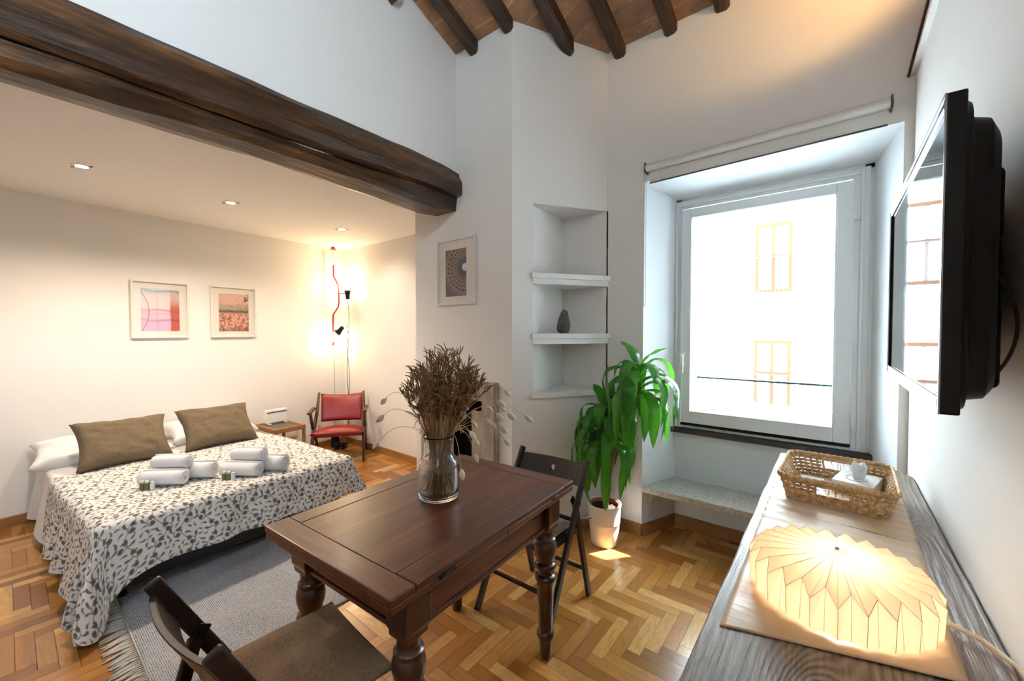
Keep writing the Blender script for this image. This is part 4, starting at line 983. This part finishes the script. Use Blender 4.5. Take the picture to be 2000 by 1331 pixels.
# ------------------------------------------------------------------ floor-to-ceiling lamp
lx, ly = -4.885, 2.56
lp = thing('suspended_lamp', 'red tube and wire lamp strung from ceiling to floor behind the armchair', 'lamp', (lx, ly, 0))
MB().lathe([(0, ZA-.03), (.034, ZA-.03), (.037, ZA-.02), (.020, ZA-.012), (.010, ZA)], 20).build('ceiling_cap', M['cordred'], lp, True, auto=40)
MB().tube([(0, 0, .14), (0, 0, ZA-.03)], .0022, 6).build('steel_wire', M['darkgrey'], lp)
ox, oy = SX*.065, SY*.065
pth = [(0, 0, 2.27), (0, 0, 2.14), (ox*.9, oy*.9, 2.02), (ox, oy, 1.98), (ox, oy, 1.80), (ox*.85, oy*.85, 1.75), (-ox*.15, -oy*.15, 1.65), (-ox*.2, -oy*.2, 1.60), (-ox*.2, -oy*.2, 1.27)]
MB().tube(pth, .0095, 10).build('bent_tube', M['cordred'], lp, True)
def head(name, c, d, up_):
    d = Vector(d).normalized(); c = Vector(c)
    return MB().tube([c-d*.055, c-d*.05, c-d*.01, c+d*.02, c+d*.055], [.012, .024, .026, .034, .040], 16, cap=False).build(name, M['black'], lp, True)
U = Vector((SX, SY, 0)); Dp = Vector((DX, DY, 0))
c1 = Vector((0, 0, 1.90)) + U*.175; head('lamp_head', c1, (0, 0, 1), 1)
MB().bar((ox, oy, 1.915), tuple(c1 + Vector((0, 0, .01))), .012, .012, (0,0,1)).build('clamp_arm', M['black'], lp)
MB().lathe([(0, .03), (.018, .035), (.030, .06), (.034, .08), (.024, .10), (0, .108)], 16, tuple(c1-Vector((0, 0, .03)))).build('bulb', M['bulb'], lp, True)
c2 = Vector((0, 0, 1.46)) + U*.075; d2 = (U*-.75 + Vector((0, 0, -1)) + Dp*-.2).normalized(); head('lamp_head', c2, d2, 1)
MB().bar((-ox*.2, -oy*.2, 1.455), tuple(c2), .012, .012, (0,0,1)).build('clamp_arm', M['black'], lp)
g = c2 + d2*.115
me = bpy.data.meshes.new('globe_bulb'); bm = bmesh.new(); bmesh.ops.create_uvsphere(bm, u_segments=24, v_segments=16, radius=.048); bm.to_mesh(me); bm.free(); me.polygons.foreach_set('use_smooth', [True]*len(me.polygons)); me.materials.append(M['bulb'])
o = bpy.data.objects.new('globe_bulb', me); COL.objects.link(o); o.parent = lp; o.location = g
cc = Vector((0, 0, 0)) + U*.178
P = [cc + Vector((0, 0, 1.845)) ] + [cc + U*(.012*math.sin(k*.9)) + Vector((0, 0, 1.80-k*.11)) for k in range(15)] + [cc + Vector((0, 0, .12)), cc-U*.05+Vector((0, 0, .02))]
MB().tube(P, .0035, 6).build('power_cord', M['darkgrey'], lp, True)
P = [c2 - d2*.055, c2-d2*.09 + U*.03] + [cc + U*(-.006+.010*math.sin(k*.8+1)) + Dp*-.01 + Vector((0, 0, 1.40-k*.10)) for k in range(13)] + [cc - U*.03 + Vector((0, 0, .03))]
MB().tube(P, .0035, 6).build('power_cord', M['darkgrey'], lp, True)
MB().lathe([(0, .0), (.05, 0), (.05, .06), (.045, .14), (.02, .15), (0, .15)], 20).build('floor_weight', M['black'], lp, True, auto=40)
light('upper_bulb', 'POINT', (lx+c1.x, ly+c1.y, c1.z+.115), 6.5, WARM, None, shadow_soft_size=.03)
gl_ = g + d2*.075
light('lower_bulb', 'POINT', (lx+gl_.x, ly+gl_.y, gl_.z), 2.0, WARM2, None, shadow_soft_size=.04)
b = MB(); rnd = random.Random(8); q = []
for k in range(60):
    a = k*.62; r0 = .06+.035*math.sin(k*1.7); q.append((r0*math.cos(a), r0*math.sin(a), .012+.055*abs(math.sin(k*.37))))
cb = b.tube(q, .006, 6).build('cable_heap', M['black'], None, True, loc=(-4.72, 2.53, 0)); tag(cb, 'tangled heap of black cables on the floor under the red armchair', 'cables')

# ------------------------------------------------------------------ sideboard, runner, lamp, basket
SB = .79
sd = thing('sideboard', 'long weathered plank sideboard along the right-hand wall under the screen', 'sideboard', (0, 0, 0))
outl = []
for k in range(40): y = .60 + 2.01*k/39; outl.append((-.222 + .004*noise.noise(Vector((0, y*5, 1))) + .0015*noise.noise(Vector((0, y*30, 1))), y))
outl += [(-.19, 2.63), (.22, 2.63), (.262, 2.60)]
for k in range(30): y = 2.54 - 1.94*k/29; outl.append((.284 + .003*noise.noise(Vector((3, y*5, 1))), y))
MB().prism(outl, SB-.042, SB).build('plank_top', M['plank'], sd, bevel=.004)
for x, y in ((-.17, .68), (.23, .68), (-.17, 2.53), (.23, 2.53)): MB().box(x-.03, x+.03, y-.03, y+.03, 0, SB-.042).build('leg', M['plank'], sd, bevel=.003)
b = MB(); b.box(-.165, .225, 2.515, 2.54, SB-.12, SB-.042); b.box(-.165, .225, .67, .69, SB-.12, SB-.042); b.box(.235, .255, .7, 2.5, SB-.12, SB-.042); b.build('apron', M['plank'], sd)
MB().box(-.16, .22, .66, 2.55, .14, .165).build('lower_shelf', M['plank'], sd, bevel=.003)
def f_run(u, v):
    y = .985 + v*1.35; x0 = -.192 - .004*v; x1 = .205 + .012*v
    x = x0+u*(x1-x0); yy = y + .20*u*(1-v)*.0 + (u*.02)
    return (x, yy, SB + .0035 + .0022*math.sin(yy*38 + x*4)*(.5+.5*noise.noise(Vector((x*3, yy*3, 0)))) + (.0016*math.sin(yy*95 + x*9)*max(0, min(1, (yy-1.5)/.2))) + .0012*noise.noise(Vector((x*8, yy*14, 3))))
rn = grid_obj('table_runner', lambda u, v: (lambda p: (p[0], p[1] + (.10*u if v < .5 else 0)*(1-v*2 if v < .5 else 0), p[2]))(f_run(u, v)), 30, 160, M['runner'], None, True, solid=.0016)
tag(rn, 'tan fabric runner lying on the weathered sideboard under the lamp and basket', 'table runner')
# folded paper lamp
pl = thing('paper_lamp', 'lit round lamp of folded cream paper standing on the runner', 'lamp', (.012, 1.268, SB+.0045), R(8)); Np = 24
V = []; F = []
for k in range(2*Np):
    a = 2*math.pi*k/(2*Np); od = k % 2
    for r, z in (((.184, 0), (.187, .068), (.012, .114)) if od else ((.175, 0), (.166, .096), (.012, .110))): V.append((r*math.cos(a), r*math.sin(a), z))
for k in range(2*Np):
    i = k*3; j = (k+1) % (2*Np)*3; F += [(i, j, j+1, i+1), (i+1, j+1, j+2, i+2)]
b = MB(); b.add(V, F); sh = b.build('lamp_shade', M['paper'], pl, loc=(0, 0, .003)); m = sh.modifiers.new('solid', 'SOLIDIFY'); m.thickness = .0006
cr = MB()
for k in range(2*Np):
    i = k*3; cr.tube([V[i], V[i+1]], .0005, 4); cr.tube([V[i+1], V[i+2]], .0005, 4); cr.tube([V[i+1], V[((k+1) % (2*Np))*3+1]], .0005, 4)
cr.build('fold_creases', plain('paper_fold', (.55, .47, .38), .8), sh)
MB().lathe([(0, .112), (.005, .114), (.005, .122), (0, .124)], 12).build('finial', M['steel'], pl, True)
MB().lathe([(0, 0), (.045, 0), (.045, .008), (.012, .010), (.012, .016), (0, .016)], 20).build('lamp_base', M['white'], pl, True, auto=40)
light('paper_lamp_bulb', 'POINT', (.012, 1.268, SB+.052), 1.7, (1, .87, .70), None, shadow_soft_size=.028)
P = [(.165, .0, .012), (.20, -.01, .010), (.235, -.04, .009), (.262, -.10, .007), (.268, -.18, .006), (.270, -.30, .005)]
MB().tube([(x-.0, y, z-.0) for x, y, z in P], .0052, 8).build('power_cord', M['cream'], pl, True)
# basket
bk = thing('wicker_basket', 'rectangular woven seagrass basket at the far end of the runner', 'basket', (.0125, 2.085, SB+.006), R(-1.5))
def rr(hx, hy, r, n=96):
    o = []; segs = []
    for cx, cy, a0 in ((hx-r, -hy+r, -90), (hx-r, hy-r, 0), (-hx+r, hy-r, 90), (-hx+r, -hy+r, 180)):
        for k in range(13): a = R(a0+90*k/12); segs.append((cx+r*math.cos(a), cy+r*math.sin(a)))
    segs.append(segs[0]); d = [0]
    for p, q in zip(segs, segs[1:]): d.append(d[-1]+math.dist(p, q))
    for k in range(n):
        s = d[-1]*k/n; i = max(j for j in range(len(d)) if d[j] <= s+1e-9); i = min(i, len(segs)-2); f = (s-d[i])/max(1e-9, d[i+1]-d[i])
        o.append((segs[i][0]*(1-f)+segs[i+1][0]*f, segs[i][1]*(1-f)+segs[i+1][1]*f))
    return o
HB = .098; NR = 64
def outline(z, n=NR*3):
    k = z/HB; return rr(.150+.026*k, .185+.026*k, .05, n)
def slot(p): return abs(p[0]) < .055 and abs(p[1]) > .15
b = MB()
for row, z in enumerate((.006, .020, .034, .048, .062, .076)):
    O = outline(z); n = len(O); path = []; runs = []
    for k in range(n+1):
        p = O[k % n]; cx, cy = p; l = math.hypot(cx, cy); wv = .0032*math.cos(math.pi*k/3 + math.pi*(row % 2)); q = (cx+cx/l*wv, cy+cy/l*wv, z)
        if row in (3, 4) and slot(p):
            if len(path) > 2: runs.append(path)
            path = []
        else: path.append(q)
    if len(path) > 2: runs.append(path)
    for pa in runs:
        secs = []
        for i, p in enumerate(pa):
            a = Vector(pa[min(i+1, len(pa)-1)]) - Vector(pa[max(i-1, 0)]); a.z = 0; a.normalize(); nn = Vector((-a.y, a.x, 0)); p = Vector(p); hh = .0066 if row < 3 else .0056
            secs.append([p+nn*.0018+Vector((0,0,-hh)), p+nn*.0026, p+nn*.0018+Vector((0,0,hh)), p-nn*.0018+Vector((0,0,hh)), p-nn*.0026, p-nn*.0018+Vector((0,0,-hh))])
        b.loft(secs, cap=False)
b.build('woven_rows', M['wicker'], bk, True, auto=60)
b = MB(); n = NR*3
for k in range(0, n, 3):
    a = outline(.0)[k] if k == 0 else None
O0, O1 = outline(.0), outline(HB-.012)
for k in range(0, n, 3):
    p, q = O0[k], O1[k]
    if slot(q): 
        pm = outline(.034)[k]; b.bar((p[0], p[1], 0), (pm[0], pm[1], .040), .008, .003, (-(q[1]), q[0], 0)); continue
    b.bar((p[0], p[1], 0), (q[0], q[1], HB-.010), .0085, .003, (-(q[1]), q[0], 0))
b.build('ribs', M['wicker'], bk)
b = MB(); O = outline(HB, NR*5); secs = []
for k in range(len(O)+1):
    p = O[k % len(O)]; q = O[(k+1) % len(O)]; a = Vector((q[0]-p[0], q[1]-p[1], 0)).normalized(); nn = Vector((-a.y, a.x, 0)); bu = 1+.14*math.cos(k*2*math.pi/5*1); P = Vector((p[0], p[1], HB-.008))
    secs.append([P + nn*.0058*bu*math.cos(t_) + Vector((0, 0, .0105*bu*math.sin(t_))) for t_ in [2*math.pi*j/8 for j in range(8)]])
b.loft(secs, cap=False).build('rim', M['wicker'], bk, True)
b = MB()
for i in range(14):
    x = -.139+.0214*i
    secs = []
    for k in range(29):
        y = -.178+.356*k/28; wv = .0016*math.cos(math.pi*k/2+math.pi*i); secs.append([(x-.0085, y, .002+wv), (x+.0085, y, .002+wv), (x+.0085, y, .0045+wv), (x-.0085, y, .0045+wv)])
    b.loft(secs)
for i in range(15):
    y = -.175+.025*i; b.box(-.150, .150, y-.004, y+.004, .001, .0032)
b.build('basket_bottom', M['wicker'], bk)
# things in the basket
tx = thing('tissue_box', 'flat white tissue box lying in the basket with a tissue pulled out', 'tissue box', (.080, 2.175, SB+.0125), R(-12))
MB().box(-.066, .066, -.088, .088, 0, .042).build('box', M['white'], tx, bevel=.002)
b = MB(); b.tube([(.034*math.cos(k*.35), -.005+.046*math.sin(k*.35), .0424) for k in range(19)], .0010, 5); b.build('opening_line', M['darkgrey'], tx)
V = []; F = []
for j in range(13):
    z = .042 + .062*j/12
    for i in range(20):
        a = 2*math.pi*i/20; r0 = (.020 + .012*math.sin(a*3+j*.3) + .007*j/12)*(1 if j < 11 else .8); V.append((r0*math.cos(a)*.75 + .010*j/12, r0*math.sin(a)*1.15, z + .008*math.sin(a*2+1)*(j/12)))
for j in range(12):
    for i in range(20): F.append((j*20+i, j*20+(i+1) % 20, (j+1)*20+(i+1) % 20, (j+1)*20+i))
MB().add(V, F + [tuple(range(12*20, 13*20))]).build('tissue', M['tissue'], tx, True)
bc = thing('leaflet', 'white leaflet with blue blocks of print lying in the left of the basket', 'leaflet', (-.075, 2.03, SB+.013), R(8))
MB().box(-.05, .05, -.08, .08, 0, .003).build('card', M['white'], bc)
b = MB()
for j in range(2):
    for i in range(5): b.box(-.038+i*.016, -.028+i*.016, -.052+j*.05, -.036+j*.05, .003, .0034)
b.build('printed_block', plain('blue_print', (.05, .14, .28), .6), bc)
tb2 = thing('booklet', 'small plain white booklet under the rear left rim of the basket', 'booklet', (-.07, 2.165, SB+.013), R(-5)); MB().box(-.04, .04, -.045, .045, 0, .006).build('pages', M['white'], tb2, bevel=.001)

# ------------------------------------------------------------------ television
tvx, ya, yb_, za, zb = .147, 1.010, 1.905, 1.305, 1.857
tv = thing('television', 'black flat-screen television mounted on the right-hand wall, seen edge-on', 'television', (tvx, 0, 0))
def tvring(x0, x1, w_):
    b = MB()
    for q in ((ya, ya+w_, za, zb), (yb_-w_, yb_, za, zb), (ya+w_, yb_-w_, za, za+w_*1.4), (ya+w_, yb_-w_, zb-w_, zb)): b.box(x0, x1, *q)
    return b
tvring(-.004, .022, .020).build('bezel', M['glossblack'], tv, bevel=.003)
tvring(-.0055, -.003, .004).build('chrome_edge', M['steel'], tv)
MB().box(.001, .010, ya+.018, yb_-.018, za+.026, zb-.018).build('screen', M['screen'], tv)
def sec(x, e): 
    o = []; r = .035+e*.2
    for cy, cz, a0 in ((yb_-e-r, zb-e-r, 0), (ya+e+r, zb-e-r, 90), (ya+e+r, za+e*.7+r, 180), (yb_-e-r, za+e*.7+r, 270)):
        for k in range(6): a = R(a0+18*k); o.append((x, cy+r*math.cos(a), cz+r*math.sin(a)))
    return o
MB().loft([sec(.020, .004), sec(.030, .010), sec(.034, .028), sec(.058, .034), sec(.070, .050), sec(.074, .075)]).build('back_shell', M['black'], tv, True, auto=35)
b = MB(); b.box(.072, .098, 1.16, 1.76, 1.34, 1.50); b.box(.072, .098, 1.16, 1.76, 1.62, 1.76); b.build('rear_housing', M['black'], tv, bevel=.02, seg=4)
b = MB(); b.box(.074, .125, 1.33, 1.58, 1.42, 1.74); b.box(.120, XR-tvx, 1.40, 1.52, 1.47, 1.70); b.build('wall_mount', M['blackmetal'], tv, bevel=.004)
MB().tube([(.095+.038*math.sin(math.pi*q/16), 1.22-.02*math.cos(q/16*6.28), 1.56-.20*q/16) for q in range(17)], .003, 6).build('cable', M['darkgrey'], tv, True)

# ------------------------------------------------------------------ hidden wall washer lighting the top of the street wall
sl = thing('wall_uplighter', 'white spotlight with shade plate, high on the right-hand wall above the television', 'lamp', (.24, 2.12, 3.36))
MB().tube([(0, -.08, 0), (-.01, -.02, 0)], [.035, .05], 16, cap=False).build('lamp_head', M['white'], sl, True); MB().box(0, .22, -.07, -.03, -.02, .02).build('arm', M['white'], sl)
MB().box(-.40, .03, -.10, .20, -.175, -.165).build('shade_plate', M['white'], sl)
light('uplighter_bulb', 'SPOT', (.22, 2.12, 3.36), 13, (1, .58, .20), (-.12, YW, 3.52), spot_size=R(104), spot_blend=.5, shadow_soft_size=.05)

# ------------------------------------------------------------------ outside: house across the street, street, unseen slab and shutter added to block sun
fc = thing('facade_building', 'pale house across the street, its brown-framed windows seen through the window', 'building', (0, 15.0, 0))
MB().box(-26, 22, 0, .6, -9, 13).build('wall', M['facade'], fc)
for r_ in range(-2, 3):
    for c_ in range(-3, 5):
        x0 = -1.97 + c_*3.0; z0 = 2.66 + (r_)*4.02 - (0 if r_ >= 0 else -.0)
        if r_ == -1: z0 = -1.0
        if not (-9 < z0 < 10): continue
        b = MB(); x1, z1 = x0+.88, z0+2.15
        ring(b, x0-.05, x1+.05, z0, z1, .10, .10, -.06, 0); b.box((x0+x1)/2-.05, (x0+x1)/2+.05, -.055, 0, z0, z1); b.box(x0, x1, -.05, 0, z0+1.1, z0+1.17)
        o = b.build('window_frame', M['facadewood'], fc); MB().box(x0, x1, -.02, -.01, z0, z1).build('pane', M['facadeglass'], o)
        b = MB(); b.box(x0, x1, -.16, -.14, z0+1.08, z0+1.11)
        for k in range(8): b.box(x0+.06+k*.11, x0+.075+k*.11, -.155, -.145, z0, z0+1.1)
        b.build('railing', M['blackmetal'], o)
wbox('ground', (-26, 22, 3.5, 15, -9.2, -9), mat=M['street'])
wbox('sun_block_eave', (-4, 3, 3.45, 4.10, 2.62, 2.72), mat=M['sun_blocker'])  # unseen slab added over the window to hold back the high sun
shu = thing('sun_block_shutter', 'unseen louvred shutter added outside the street window to block sun', 'shutter', (.12, 3.45, 0))  # out of view, added to narrow the sun patch on the floor
b = MB(); b.box(0, .035, .0, .05, .75, 2.5); b.box(0, .035, .40, .45, .75, 2.5); b.box(0, .035, .05, .40, .75, .82); b.box(0, .035, .05, .40, 2.43, 2.5); b.build('shutter_frame', M['facadewood'], shu)
b = MB()
for k in range(34): b.box(.004, .030, .05, .40, .83+k*.047, .83+k*.047+.040)
b.build('louvres', M['facadewood'], shu)
